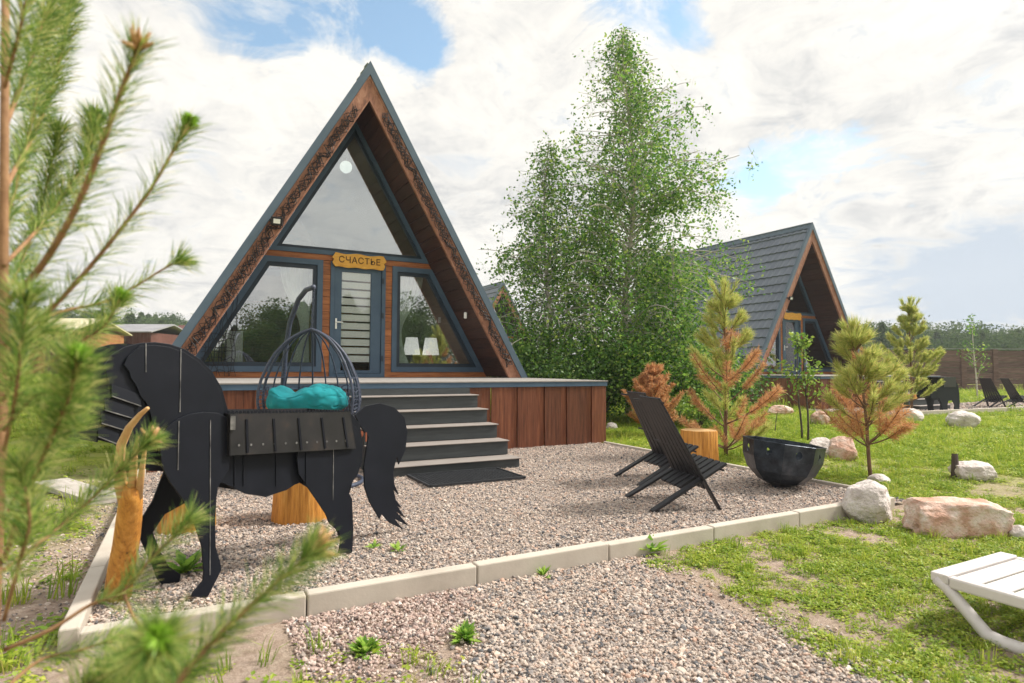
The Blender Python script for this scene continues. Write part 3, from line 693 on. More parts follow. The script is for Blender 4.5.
garland('light_garland', fl_fn(1), 'dark wire light garland wound along the right fascia board', 90, .085, 2)
gw = empty('wire_net', (-2.25, .93, 0), 0, 'tangled dark wire net hanging in the lower left window corner', 'garland'); w = MB(); r = random.Random(4)
for k in range(9):
    x = -.15+.45*k/8; zt_ = 1.75+.055*k*1.6
    w.tube([(x+r.uniform(-.03,.03), r.uniform(-.01,.01), zt_-(zt_-1.03)*i/9) for i in range(10)], .005, 4, False)
for k in range(7):
    z = 1.12+.1*k; w.tube([(-.2+.5*i/9, r.uniform(-.01,.01), z+r.uniform(-.035,.035)) for i in range(10)], .005, 4, False)
w.build('wire', M['wire'], gw)

def curtain(x0, x1, gx, gz, label, cabx=0, caby=0):    # hangs from z 2.95, gathered at (gx, gz)
    root = MB(); nu, nv = 40, 24
    vs = []; fs = []
    for j in range(nv+1):
        z = 3.0-(3.0-1.06)*j/nv
        k = math.exp(-((z-gz)/.62)**2) if z > gz else max(.55, math.exp(-((z-gz)/.9)**2))
        a = x0+(gx-.075-x0)*k; b = x1+(gx+.075-x1)*k
        for i in range(nu+1):
            t = i/nu; vs.append((cabx+a+(b-a)*t, caby+1.20+.025*math.sin(t*44)+.008*math.sin(t*17+j*.3), z))
    for j in range(nv):
        for i in range(nu): fs.append((j*(nu+1)+i, j*(nu+1)+i+1, (j+1)*(nu+1)+i+1, (j+1)*(nu+1)+i))
    root.add(vs, fs); return tag(root.build('curtain', M['curtain'], smooth=True), label, 'curtain', 'tied pale curtains')
curtain(-1.25, -.66, -.80, 1.85, 'pale tied curtain behind the left window of the nearest cabin')
curtain(.84, 1.45, .93, 1.85, 'pale tied curtain behind the right window of the nearest cabin')
for x, lb in ((1.42,'white lampshade nearer the curtain behind the right window'), (1.82,'white lampshade farther from the curtain behind the right window')):
    t = empty('table_lamp', (x-.16, 1.33, 0), 0, lb, 'lamp', 'white lampshades behind glass')
    MB().lathe([(.17,1.44),(.115,1.78),(.113,1.78),(.166,1.44)], 24, close=False).build('lamp_shade', M['shade'], t, smooth=True)
    MB().tube([(0,0,1.02),(0,0,1.50)], [.05,.015], 10).build('stand', M['wire'], t)
v_ = ray(346,167); gq = CAM + v_*((1.35-CAM.y)/v_.y)
t = empty('pendant_lamp', (gq.x, gq.y, gq.z-4.93), 0, 'white globe pendant lamp hanging behind the triangular upper window', 'lamp')
bm = bmesh.new(); bmesh.ops.create_uvsphere(bm, u_segments=24, v_segments=14, radius=.115); me = bpy.data.meshes.new('globe'); bm.to_mesh(me); bm.free()
link('globe', me, M['lampwhite'], t, True, loc=(0,0,4.93)); MB().tube([(0,0,5.06),(0,0,5.35)], .006, 6).build('cord', M['wire'], t)
t = empty('cabinet', (-1.93, 1.5, 1.02), 0, 'tall narrow white cabinet behind the left window', 'cabinet')
MB().box(-.13,.13,-.2,.2,0,.78).build('carcass', M['white'], t, bevel=.006); MB().box(-.12,.12,-.222,-.202,.03,.75).build('door', M['white'], t, bevel=.004)

curtain(-1.9, -.62, -.9, .2, 'added white curtain brightening the left window of the second cabin', 16.88, 3.64)  # added cloth, stands in for bright sky mirrored in the pane
# doormat
t = MB(); mx0, mx1, my0, my1 = -.55, .47, -4.60, -3.98
y = my0
while y < my1: t.box(mx0, mx1, y, y+.008, .047, .062); y += .038
x = mx0
while x < mx1: t.box(x, x+.008, my0, my1, .049, .060); x += .038
for yy in (my0-.02, my1): t.box(mx0-.01, mx1+.01, yy, yy+.02, .045, .067)
for xx in (mx0-.02, mx1): t.box(xx, xx+.02, my0-.02, my1+.02, .044, .068)
tag(t.build('door_mat', M['rubber']), 'black open rubber grid mat at the foot of the steps', 'doormat')

# ------------------------------------------------------------------ horse-shaped grill: upright steel plates
def build_plate_animal(name, P0, lat, fwd_, label):
    h0 = (rt0*lat + Vector((fw.x, fw.y, 0)).normalized()*fwd_).normalized()
    nrm = Vector((h0.y, -h0.x, 0))
    if nrm.dot(CAM-P0) < 0: nrm = -nrm
    def U(px, py, off):
        v = ray(px, py); q = P0 + nrm*off; t = (q-CAM).dot(nrm)/v.dot(nrm); return CAM + v*t - P0
    return h0, nrm, U
P0 = G(203, 597, .035); P0.z = .0
h0, nrm, U = build_plate_animal('', P0, .592, .806, '')
horse = empty('horse_grill', P0, 0, 'black horse-shaped steel barbecue grill standing on the gravel', 'grill')
def plate(name, px, off, mat_=M['black'], th=.012, parent=horse, dz=0, bevel=.002, origin=True):
    poly = [U(x, y, off) for x, y in px]
    return MB().prism(poly, -nrm*th).build(name, mat_, parent, bevel=bevel)
body_px = [(104,366),(113,354),(125,347),(140,343),(155,342),(170,344),(185,349),(200,359),(212,371),(222,388),(228,410),(240,418),(300,418),(352,414),(360,424),(363,445),(362,462),
           (345,484),(325,492),(307,487),(299,482),(287,490),(266,497),(246,494),(225,484),(205,478),(180,478),(165,470),(150,455),(140,447),(118,445),(98,440),(97,432),(100,420),(106,408),(111,396),(108,380)]
plate('body', body_px, 0)
farbody = [(x, y) for x, y in body_px]
NW = .34
far = [U(x, y, 0) - nrm*NW for x, y in body_px]
MB().prism(far, nrm*.012).build('far_body', M['black'], horse)
# mane plate, lies on the neck
mane = [(128,356),(140,346),(155,345),(170,347),(184,352),(198,361),(210,373),(219,389),(224,408),(222,440),(205,470),(180,474),(165,466),(158,450),(155,430),(150,412),(146,402),(141,397),(136,385),(131,378),(129,371),(124,365)]
plate('mane', mane, .014)
fleg = [(160,448),(162,436),(168,426),(178,419),(190,414),(204,412),(218,413),(229,418),(231,440),(229,470),(222,480),(218,488),(216.7,497),(215.4,523),(216,547),(220.6,563),(221.6,570),(213,587),(208,597),(191.4,597),(193,593),(203,581),(204,572),(202,547),(194.5,523),(184,501),(170,482),(162,466)]
plate('front_leg', fleg, .028)
rleg = [(300,440),(312,428),(330,420),(345,420),(357,428),(362,445),(362,462),(358,474),(350,486),(348.6,492),(352.3,499),(353.5,529),(352.5,553),(339,553),(341,540),(339,531),(330,524),(326,514),(318,502),(307,486),(299,474),(297,458)]
plate('rear_leg', rleg, .028)
tail = [(355,415),(365,406),(380,403),(394.6,407.4),(404.6,417.4),(407.6,432),(405.8,449.7),(399,464.6),(397,457),(393.4,472),(394.6,484.5),(399,494.5),(393.6,489.5),(396,499.5),(402,508),(397.5,506),(405.8,518),(396,511),(409,526),(395,519),(403,529),(390,523),(382,514),(379.7,519),(369.8,502),(364.8,487),(364,467),(367,447),(368.5,437),(361,427)]
plate('tail', tail, -.10, th=.012)
# far legs
ff = [(165,466),(162,474),(151.5,501),(136,526),(137,533),(145,551),(152,566),(156,578),(162,585),(178,585),(180,574),(168,566),(158,548),(152,532),(164,514),(184,503),(196,486),(190,464)]
MB().prism([U(x, y, -NW) for x, y in ff], nrm*.012).build('front_leg', M['black'], horse, bevel=.002)
rl2 = [(312,470),(318,502),(326,514),(333,524),(338,535),(337,546),(333,549),(346,549),(347,530),(345,505),(352,480),(350,460)]
MB().prism([U(x, y, -NW*.9) for x, y in rl2], nrm*.012).build('rear_leg', M['black'], horse, bevel=.002)
# muzzle louvres and cross strips
lou = [((111,396),(140,406)),((104,410),(133,418.5)),((100.5,423),(127,431)),((97.4,436.5),(118,444.5))]
for (a, b) in lou:
    m_ = MB(); ua, ub = U(*a,.0), U(*b,.0); d = (U(a[0],a[1]-12,0)-ua)
    m_.prism([ua+nrm*.012, ub+nrm*.012, ub+d+nrm*.006, ua+d+nrm*.006], -nrm*.006)
    lo = m_.build('muzzle_louvre', M['black'], horse)
    MB().bar(ua+nrm*.013, ub+nrm*.013, .004, .004).build('painted_edge_light', M['edge'], lo)  # pale strip painted for light catching the lower louvre edge
    MB().bar(ua+nrm*.0, ua-nrm*NW, .006, .05).build('cross_strip', M['black'], lo)
# light seams where the plates were bent and welded
sm = MB()
for (x0, y0, x1, y1, o_) in [(146,343.5,146,372,.0165),(181,349,180,412,.0165),(179,421,178,470,.0305),(210.5,420,210,575,.0305),(333.5,448,333,500,.0305)]:
    MB().bar(U(x0,y0,o_), U(x1,y1,o_), .0035, .002, upv=tuple(nrm)).build('weld_seam', M['edge'], horse)
for q in ((165,366),(168,365.5)):
    pass
# fire box saddled across the back
bx = [U(229.4,413.5,.052), U(350.4,411.5,.052), U(356,447.5,.052), U(229.4,454.5,.052)]
tl, tr, br_, bl_ = bx
fb = MB(); fb.prism(bx, -nrm*.006)
fb.prism([q-nrm*(NW+.09) for q in bx], -nrm*.006)
fb.prism([tl, tl-nrm*(NW+.09), bl_-nrm*(NW+.09), bl_], h0*.006); fb.prism([tr, tr-nrm*(NW+.09), br_-nrm*(NW+.09), br_], -h0*.006)
fb.prism([bl_, br_, br_-nrm*(NW+.09), bl_-nrm*(NW+.09)], Vector((0,0,-.006)))
fbo = fb.build('fire_box', M['scorched'], horse)
tt = MB()
for i in range(38):
    t = i/37; q = tl.lerp(tr, t); tt.prism([q-h0*.009-Vector((0,0,.003)), q+h0*.009-Vector((0,0,.003)), q+h0*.003+Vector((0,0,.014)), q-h0*.003+Vector((0,0,.014))], -nrm*.006)
tt.build('serrated_rim', M['black'], fbo)
for x_, o_ in ((235,.002),(244,.002),(276.5,.002),(306.5,.0305)): MB().bar(U(x_,452,o_), U(x_,486,o_), .010, .006, upv=tuple(nrm)).build('body_rib', M['black'], horse)
rv = MB()
for i in range(11):
    q = bl_.lerp(br_, .06+.84*i/10) + Vector((0,0,.045)); MB().tube([q, q+nrm*.003], .0062, 8).build('lit_hole_disc', M['edge'], fbo)  # pale discs painted for the light seen through a row of holes
for i in range(5):
    t = .12+.2*i; q0 = tl.lerp(tr, t); q1 = bl_.lerp(br_, t); MB().bar(q0.lerp(q1,.15)+nrm*.003, q0.lerp(q1,.98)+nrm*.003, .012, .005, upv=tuple(nrm)).build('box_rib', M['black'], fbo)
bk = MB(); q = U(233,420,.056); bk.box(q.x-.012,q.x+.012,q.y-.006,q.y+.006,q.z-.05,q.z+.02); bk.build('latch', M['edge'], fbo)
q = U(360.5,434,-.085); MB().tube([q, q+nrm*.004], .022, 10).build('rust_patch', M['rust'], horse)
q = U(366,437,-.085); MB().bar(q-Vector((0,0,.03)), q+Vector((0,0,.03)), .012, .004, upv=tuple(nrm)).build('rust_patch', M['rust'], horse)

# ------------------------------------------------------------------ egg swing chair
SW = Vector((-1.53, -3.88, .03))
sw = empty('swing_chair', SW, 0, 'hanging egg chair with grey woven ribs beside the steps', 'swing chair')
def W2S(px, py, d): return P(px, py, d) - SW
pole = [W2S(281,440,6.35), W2S(283,383,6.35), W2S(286,347,6.32), W2S(290,322,6.28), W2S(298.5,299.5,6.2), W2S(306,290,6.1), W2S(314,287,6.0)]
b = MB(); fine = []
for i in range(len(pole)-1):
    for k in range(5): fine.append(pole[i].lerp(pole[i+1], k/5))
fine.append(pole[-1]); bz = Vector((pole[0].x, pole[0].y, .03))
b.tube([bz]+fine, .026, 10)
for k in range(10): pass
ring = [(math.cos(a)*.5, math.sin(a)*.5, .03) for a in np.linspace(0, 6.283, 33)]
b.tube(ring, .02, 8, False); b.tube([bz, (0,0,.03)], .02, 8)
b.build('stand', M['pole'], sw, smooth=True)
apx = W2S(311.5,329,6.0); hook = pole[-1]
c = MB()
for i in range(14):
    q = hook.lerp(apx, (i+.5)/14); rr = .014
    ax = Vector((1,0,0)) if i % 2 else Vector((0,1,0))
    c.tube([q + ax*(rr*.7*math.cos(a)) + Vector((0,0,1))*(.021*math.sin(a)) for a in np.linspace(0,6.283,9)], .0035, 5, False)
c.build('chain', M['pole'], sw)
bk = MB(); cx_, cy_ = apx.x, apx.y; zt_ = apx.z; zb_ = .38
def egg(a, t):      # t 0 top .. 1 bottom
    zz = zt_-(zt_-zb_)*t; r = float(np.interp(t, [0,.033,.08,.13,.21,.29,.37,.44,.53,.62,.72,.83,.93,1], [.0,.10,.19,.255,.335,.39,.43,.462,.485,.49,.47,.40,.26,.04]))
    return Vector((cx_+r*math.cos(a), cy_+r*.92*math.sin(a), zz))
angs = [k*2*math.pi/12+.12 for k in range(12)]
rt_ang = math.atan2(rt0.y, rt0.x)
basket = bk
for th_ in (.16,.42,.72,1.0,1.28,1.57,1.86,2.15,2.45,2.75):
    bk.tube([egg(rt_ang+th_, t) for t in np.linspace(0,1,40)], .0088, 6, False)
bk = bk.build('basket', M['pole'], sw, smooth=True)
hp = MB()
for da in (-.30,-.02,3.36):
    hp.tube([egg(rt_ang+da, t) for t in np.linspace(0,1,44)], .014, 8, False)
hp.tube([egg(rt_ang+3.05, t) for t in np.linspace(0,1,44)], .0145, 8, False)
hp.build('hoop', M['pole'], bk, smooth=True)
wk = MB(); r = random.Random(2)
for zi in np.linspace(.50,.98,15):
    wk.tube([egg(a+r.uniform(-.03,.03), zi+r.uniform(-.012,.012)) for a in np.linspace(rt_ang-.30, rt_ang+3.36, 40)], .0045, 5, False)
for k in range(26):
    a0 = rt_ang-.25+k*.135; wk.tube([egg(a0+.25*math.sin(t*9+k), t) for t in np.linspace(.5,.97,12)], .004, 5, False)
wk.tube([egg(a, .42) for a in np.linspace(rt_ang-.30,rt_ang+3.36,40)], .006, 6, False)
wk.build('wicker', M['pole'], bk)
# cushion: plump teal pad, folded in the seat
bm = bmesh.new(); bmesh.ops.create_uvsphere(bm, u_segments=120, v_segments=70, radius=1)
from mathutils import noise as mnoise
for v in bm.verts:
    p = v.co.copy(); sx = math.copysign(abs(p.x)**.72, p.x); sy = math.copysign(abs(p.y)**.8, p.y); szz = math.copysign(abs(p.z)**.75, p.z)
    top = .20*math.exp(-((sx+.80)/.24)**2) + .17*math.exp(-((sx-.45)/.50)**4) - .05*math.exp(-((sx+.36)/.16)**2)
    fold = -.035*math.exp(-((sx+.36+.25*sy)/.05)**2) - .022*math.exp(-((sx-.62-.2*sy)/.045)**2) - .018*math.exp(-((sx+.05+.4*sy)/.05)**2)
    q = Vector((sx*.385, sy*.29, szz*.11 + max(0,szz)**.5*(top*.40+fold*.8)))
    q += Vector((0,0,1))*.012*mnoise.noise(p*2.5)
    v.co = q
for _ in range(4): bmesh.ops.smooth_vert(bm, verts=bm.verts, factor=.5, use_axis_x=True, use_axis_y=True, use_axis_z=True)
for v in bm.verts:
    w_ = abs(mnoise.noise(v.co*9+Vector((3,8,1)))); v.co += v.co.normalized()*(.016*mnoise.noise(v.co*8) + .006*mnoise.noise(v.co*19) - .012*max(0,.14-w_)/.14)
me = bpy.data.meshes.new('cushion'); bm.to_mesh(me); bm.free()
cu = link('cushion', me, M['teal'], None, True, loc=SW + Vector((cx_,cy_,0)) + rt0*(-.02) + Vector((0,0,.815))); cu.rotation_euler = (0, .0, -YAW)
tag(cu, 'crumpled teal cushion lying in the egg swing chair', 'cushion')

# ------------------------------------------------------------------ stick chairs, fire bowls, stumps
def build_chair():
    root = empty('stick_chair'); wd = .60
    for k in range(7):       # back slats; every second one of the outer pairs runs down to the front feet
        yt = .02+.34*k/6; yb = wd*k/6; outer = k in (0, 6)
        a = Vector((.055,yt,.91)); f = Vector((.58,yb,0)); 
        MB().bar(a, f if outer else a.lerp(f,.83), .062, .016, (1,0,.6)).build('back_slat', M['blackwood'], root, bevel=.004)
    for k in range(6):
        y = wd*(k+.5)/6; f = Vector((.66,y-.0,.365)); r_ = Vector((0,y+(-.03 if k == 0 else .03 if k == 5 else 0),0))
        MB().bar(f, r_ if k in (0,5) else f.lerp(r_,.56), .072, .022, (-.4,0,1)).build('seat_slat', M['blackwood'], root, bevel=.004)
    for (x, z) in ((.075,.872),(.28,.50),(.44,.235),(.60,.318)):
        MB().tube([(x+.012,-.012,z),(x+.012,wd+.012,z)], .009, 8).build('rod', M['wire'], root)
    return root
ch = build_chair(); A1 = G(653, 512, .04); fdir = Vector((.95,-.30,0)).normalized(); rz = math.atan2(fdir.y, fdir.x)
ch.location = (A1.x, A1.y, .04); ch.rotation_euler = (0,0,rz)
tag(ch, 'nearer black slatted stick chair on the gravel, back towards the steps', 'chair', 'black stick chairs')
A2 = G(639.5, 486, .04)
for (loc, rzz, lb) in (((A2.x,A2.y,.04), rz+.06, 'black slatted stick chair half hidden behind the nearer one'),
                       ((19.35,-.55,.03), rz-.05, 'black stick chair on the far yard, left one of the pair'),
                       ((19.95,-.75,.03), rz-.35, 'black stick chair on the far yard, right one of the pair')):
    c = copy_tree(ch); c.location = loc; c.rotation_euler = (0,0,rzz); tag(c, lb)

def build_bowl():
    root = empty('fire_bowl'); n = 8; rings = [(.085,.0),(.215,.05),(.335,.155),(.393,.29),(.405,.445)]
    sh = MB()
    def pt(r, z, k): a = 2*math.pi*(k+.5)/n - YAW; return Vector((r*math.cos(a), r*math.sin(a), z))
    sh.add([pt(.085,.0,k) for k in range(n)], [tuple(range(n))])
    for i in range(4):
        for k in range(n):
            q = [pt(*rings[i],k), pt(*rings[i],k+1), pt(*rings[i+1],k+1), pt(*rings[i+1],k)]
            if i == 3:      # facet with a round opening
                per = []
                for e in range(4):
                    for s_ in range(4): per.append(q[e].lerp(q[(e+1)%4], s_/4))
                c = (q[0]+q[1]+q[2]+q[3])/4 + Vector((0,0,-.012)); ux = (q[1]-q[0]).normalized(); uz = (q[3]+q[2]-q[0]-q[1]).normalized()
                rr = .036 if k % 2 else .026
                hole = [c + (ux*math.cos(a)+uz*math.sin(a)*1.15)*rr*(1 if k % 2 else 1+.35*math.cos(3*a)) for a in [2*math.pi*j/16 - 2.356 for j in range(16)]]
                sh.add(per+hole, [(j,(j+1)%16,16+(j+1)%16,16+j) for j in range(16)])
            elif i == 1:
                m_ = (q[0]+q[1]+q[2]+q[3])/4; sh.add(q, [(0,1,2,3)])
            else: sh.add(q, [(0,1,2,3)])
    o = sh.build('shell', M['bowl'], root); sd = o.modifiers.new('s','SOLIDIFY'); sd.thickness = .006; sd.offset = 0
    rm = MB(); rm.tube([pt(.407,.447,k) for k in range(n+1)], .007, 6, False); rm.build('rim', M['bowl'], root)
    ft = MB(); ft.lathe([(.07,-.03),(.07,-.001)], 8); ft.build('foot', M['bowl'], root)
    ash = MB(); ash.lathe([(.0,.10),(.19,.10)], 12, close=False); ash.build('ash', M['scorched'], root)
    return root
bw = build_bowl(); B1 = G(779, 486, .045); bw.location = (B1.x, B1.y, .05)
ax = Vector((fw.x, fw.y, 0)).normalized(); bw.rotation_euler = Matrix.Rotation(R_(7), 3, ax).to_euler()
bw.scale = (.92,.92,.95); tag(bw, 'black faceted steel fire bowl tilted on the gravel by the kerb', 'fire bowl', 'steel fire bowls')
bw2 = copy_tree(bw); bw2.location = (21.1,-1.25,.05); bw2.rotation_euler = (0,0,.3); tag(bw2, 'black steel fire bowl far off at the right edge, before the fence')

def build_stump(loc, r, h, label, seed, lean=(0,0)):
    root = empty('stump', loc, 0, label, 'stump', 'orange wooden stump seats')
    rr = random.Random(seed); n = 28; prof = []
    vs = []; jit = [1+rr.uniform(-.05,.05) for _ in range(n)]
    for z, s in ((0,1.03),(.02,1.05),(h*.5,1.0),(h-.015,.985),(h,.96)):
        for k in range(n):
            a = 2*math.pi*k/n; q = r*s*jit[k]*(1+.04*math.cos(3*a+seed)); vs.append((q*math.cos(a)+lean[0]*z, q*math.sin(a)+lean[1]*z, z))
    fs = [(i*n+k, i*n+(k+1)%n, (i+1)*n+(k+1)%n, (i+1)*n+k) for i in range(4) for k in range(n)]
    b = MB(); b.add(vs, fs); b.build('trunk', M['stump'], root, smooth=True)
    tp = MB(); tp.add([(v[0]*.995, v[1]*.995, v[2]-.002) for v in vs[-n:]], [tuple(range(n))]); tp.build('cut_top', M['stumptop'], root)
    return root
q = G(298, 523, .04); build_stump((q.x+.05, q.y+.18, .03), .21, .44, 'orange stump seat under the belly of the horse grill', 1)
q = G(181, 533, .04); build_stump((q.x+.04, q.y+.14, .03), .17, .40, 'orange stump seat behind the front legs of the horse grill', 2)
q = G(704, 464, .04); build_stump((q.x+.11, q.y+.19, .03), .225, .40, 'orange stump seat between the stick chairs and the young pine', 3)
build_stump((16.4, .35, .02), .30, .45, 'orange stump seat on the far yard behind a pine', 4)
# splintered log
q = G(117, 598, .03); dpt = depth(q); O = Vector((q.x, q.y, .03))
t = empty('splintered_log', O, 0, 'upright orange log with a tall splintered spike before the horse', 'log')
def lp(x, y): return P(x, y, dpt + (y-598)*.0028) - O
b = MB(); b.tube([(0,0,-.02), lp(121,570), lp(126,545), lp(129,520), lp(131,500), lp(133,486)], [.062,.058,.056,.053,.048,.036], 14); b.build('trunk', M['stump'], t, smooth=True)
b = MB()
for pp_, w0 in (([(126,505),(121,485),(119,465),(121,445),(129,428),(140,415),(148,408)], .030), ([(131,500),(133,470),(135,450),(138,437)], .022), ([(138,498),(141,475),(144,455),(146,444)], .018)):
    p = [lp(x, y) for x, y in pp_]; b.tube(p, [w0*(1-.75*i/(len(p)-1)) for i in range(len(p))], 7)
b.build('spike', M['stumptop'], t, smooth=True)
# plank in the grass
pk = G(78, 492, .03); o = MB().box(-.62,.62,-.14,.14,0,.05).build('plank', M['plank'], bevel=.006); o.location = (pk.x, pk.y, .015); o.rotation_euler = (0,.02,math.atan2(-1.6,.85))
tag(o, 'weathered grey plank lying in the grass left of the horse', 'plank')

# ------------------------------------------------------------------ boulders
def boulder(loc, size, seed, m_, label, rz=0, grp=None, blocky=0.0):
    bm = bmesh.new(); bmesh.ops.create_icosphere(bm, subdivisions=5, radius=1)
    off = Vector((seed*3.1, seed*1.7, seed*.9)); rr = random.Random(seed)
    planes = [(Vector((rr.gauss(0,1), rr.gauss(0,1), rr.gauss(0,.8))).normalized(), rr.uniform(.66,.9)) for _ in range(9)]
    if blocky: planes = [(Vector((.5,-.2,.8)).normalized(), .98),(Vector((-.6,-.5,.5)).normalized(), .95)] + [(Vector((0,0,1)), .8),(Vector((0,-1,.1)).normalized(), .72),(Vector((1,.1,.1)).normalized(), .88),(Vector((-1,0,.2)).normalized(), .88)]
    for v in bm.verts:
        p = v.co.copy()
        if blocky: p = Vector([math.copysign(abs(c)**.6, c) for c in p])
        for nn_, dd_ in planes:
            e = p.dot(nn_)-dd_
            if e > 0: p -= nn_*e*.85
        p *= 1 + .10*mnoise.noise(p*1.6+off) + .05*mnoise.noise(p*4+off) + .035*mnoise.noise(p*9+off) + .018*mnoise.noise(p*21+off)
        v.co = Vector((p.x*size[0], p.y*size[1], p.z*size[2]))
    me = bpy.data.meshes.new('boulder'); bm.to_mesh(me); bm.free()
    o = link('boulder', me, m_, None, True, loc=loc); o.rotation_euler = (0,0,rz)
    return tag(o, label, 'boulder', grp)
def bpx(x, y, sx, sy, sz, *a, **k):
    q = G(x, y, 0); q = q + Vector((fw.x,fw.y,0)).normalized()*sy*.6
    return boulder((q.x, q.y, sz*.55), (sx, sy, sz), *a, **k)
GRP = 'boulders lying on the lawn'
bpx(877, 523, .205, .20, .20, 3, M['rockg'], 'pale grey boulder at the corner of the kerb', rz=.4, grp=GRP)
bpx(970, 537, .345, .20, .165, 8, M['rockp'], 'long blocky pink granite boulder on the grass', rz=-.50, grp=GRP, blocky=1)
bpx(980, 481, .25, .18, .14, 5, M['rockg'], 'rounded pale boulder beside the short wooden stake', rz=-.4, grp=GRP)
bpx(1024, 540, .07, .07, .06, 6, M['rockg'], 'small pale stone at the right edge of the photo', grp=GRP)
bpx(826, 458, .26, .2, .17, 7, M['rockg'], 'grey boulder right behind the fire bowl', rz=.3, grp=GRP)
bpx(848, 460, .28, .2, .19, 9, M['rockp'], 'pinkish boulder behind the fire bowl, left of the pine stem', rz=.6, grp=GRP)
bpx(822, 426, .22, .2, .2, 10, M['rockp'], 'pink boulder beside the bright green sapling', grp=GRP)
bpx(782, 415, .42, .3, .16, 11, M['rockp'], 'flat pink boulder on the lawn before the second deck', grp=GRP)
bpx(883, 484, .13, .1, .06, 12, M['rockg'], 'low grey stone right of the pine stem foot', grp=GRP)
bpx(862, 497, .13, .1, .04, 13, M['rockp'], 'flat pale stone behind the kerb corner boulder', grp=GRP)
bpx(915, 422, .30, .25, .2, 14, M['rockg'], 'pale boulder at the foot of the pine by the far kerb', grp=GRP)
bpx(970, 428, .40, .3, .22, 15, M['rockg'], 'grey boulder before the far kerb below the stick chairs', grp=GRP)
bpx(906, 407, .45, .3, .2, 16, M['rockg'], 'grey boulder behind the far kerb beside the stump', grp=GRP)
bpx(612, 430, .12, .1, .09, 17, M['rockg'], 'small beige stone right of the deck corner', grp=GRP)
bpx(655, 425, .16, .12, .12, 18, M['rockp'], 'small pale stone behind the stick chair backs', grp=GRP)
# short stake by the boulder
q = G(954, 479, 0); o = MB().tube([(0,0,-.05),(.03,.0,.14),(.05,.01,.27)], [.035,.036,.03], 9).build('stake', M['bark_dark']); o.location = (q.x, q.y, 0); tag(o, 'short brown wooden stake stuck beside a pale boulder', 'stake')

# ------------------------------------------------------------------ white sun lounger
t = empty('sun_lounger', (.475, -8.50, 0), 0, 'white plastic sun lounger cut off by the right edge of the photo', 'sun lounger')
LW, LL, LZ = .66, 1.75, .235
fr = MB()
def topz(y): return LZ + .035*math.exp(-((y+.30)/.16)**2)*0 + .012*math.exp(-((y)/.10)**2)
s = MB(); nsl = 15
edgep = []
for k in range(nsl):
    y0 = -.085-k*.111; y1 = y0-.096
    s.box(.045, LW-.045, y1, y0, LZ-.012, LZ+.004)
s.box(.0, LW, -.075, 0, LZ-.03, LZ+.012)
s.build('slats', M['plastic'], t, bevel=.006)
for xx in (0, LW-.044):
    f = MB(); f.box(xx, xx+.044, -LL, -.076, LZ-.045, LZ+.008); f.build('side_rail', M['plastic'], t, bevel=.01)
for xx in (.022, LW-.022):
    MB().tube([(xx,-.02,LZ-.02),(xx,-.06,LZ-.05),(xx,-.17,.075),(xx,-.215,.03),(xx,-.27,.018),(xx,-.345,.018),(xx,-.40,.045),(xx,-.46,.09),(xx,-.62,LZ-.035)], [.03,.027,.027,.029,.03,.03,.029,.027,.026], 12).build('leg', M['plastic'], t, smooth=True)
    MB().tube([(xx,-1.30,LZ-.03),(xx,-1.42,.08),(xx,-1.5,.02),(xx,-1.6,.02),(xx,-1.72,LZ-.03)], .027, 12).build('leg', M['plastic'], t, smooth=True)

# ------------------------------------------------------------------ plants
def unit(v): return v/(np.linalg.norm(v, axis=-1, keepdims=True)+1e-9)
def needles(cen, tan, length, width, angle, r, up_bias=0.0):
    n = len(cen); tan = unit(tan); rd = unit(r.normal(size=(n,3))); rd = unit(rd - tan*(rd*tan).sum(1,keepdims=True))
    ang = r.normal(angle, .16, n)[:,None]; d = unit(tan*np.cos(ang) + rd*np.sin(ang) + np.array([0,0,up_bias]))
    ln = (length*r.uniform(.65,1.15,n))[:,None]; w = unit(np.cross(d, r.normal(size=(n,3))))*(width/2)
    droop = np.array([0,0,-1])*ln*.05
    p1 = cen + d*ln*.55; p2 = cen + d*ln + droop
    q = np.stack([cen-w*.8, cen+w*.8, p1+w, p1-w, p1-w, p1+w, p2+w*.2, p2-w*.2], 1).reshape(-1,3)
    return q
def sample_poly(pts_, s0, s1, n, r):
    pts_ = np.array([list(p) for p in pts_]); t = r.uniform(s0, s1, n)*(len(pts_)-1); i = np.minimum(t.astype(int), len(pts_)-2); f = (t-i)[:,None]
    return pts_[i]*(1-f)+pts_[i+1]*f, pts_[i+1]-pts_[i]

def leaf_cards(cen, size, r, flat=.0, asp=.62):
    n = len(cen); d = unit(r.normal(size=(n,3))*np.array([1,1,.7]) + np.array([0,0,-.35])); s = unit(np.cross(d, r.normal(size=(n,3))))
    L_ = (size*r.uniform(.6,1.25,n))[:,None]; w = L_*asp*.5
    nn_ = np.cross(d, s)*L_*.12
    return np.stack([cen, cen+d*L_*.45+s*w+nn_, cen+d*L_, cen+d*L_*.45-s*w+nn_], 1).reshape(-1,3)

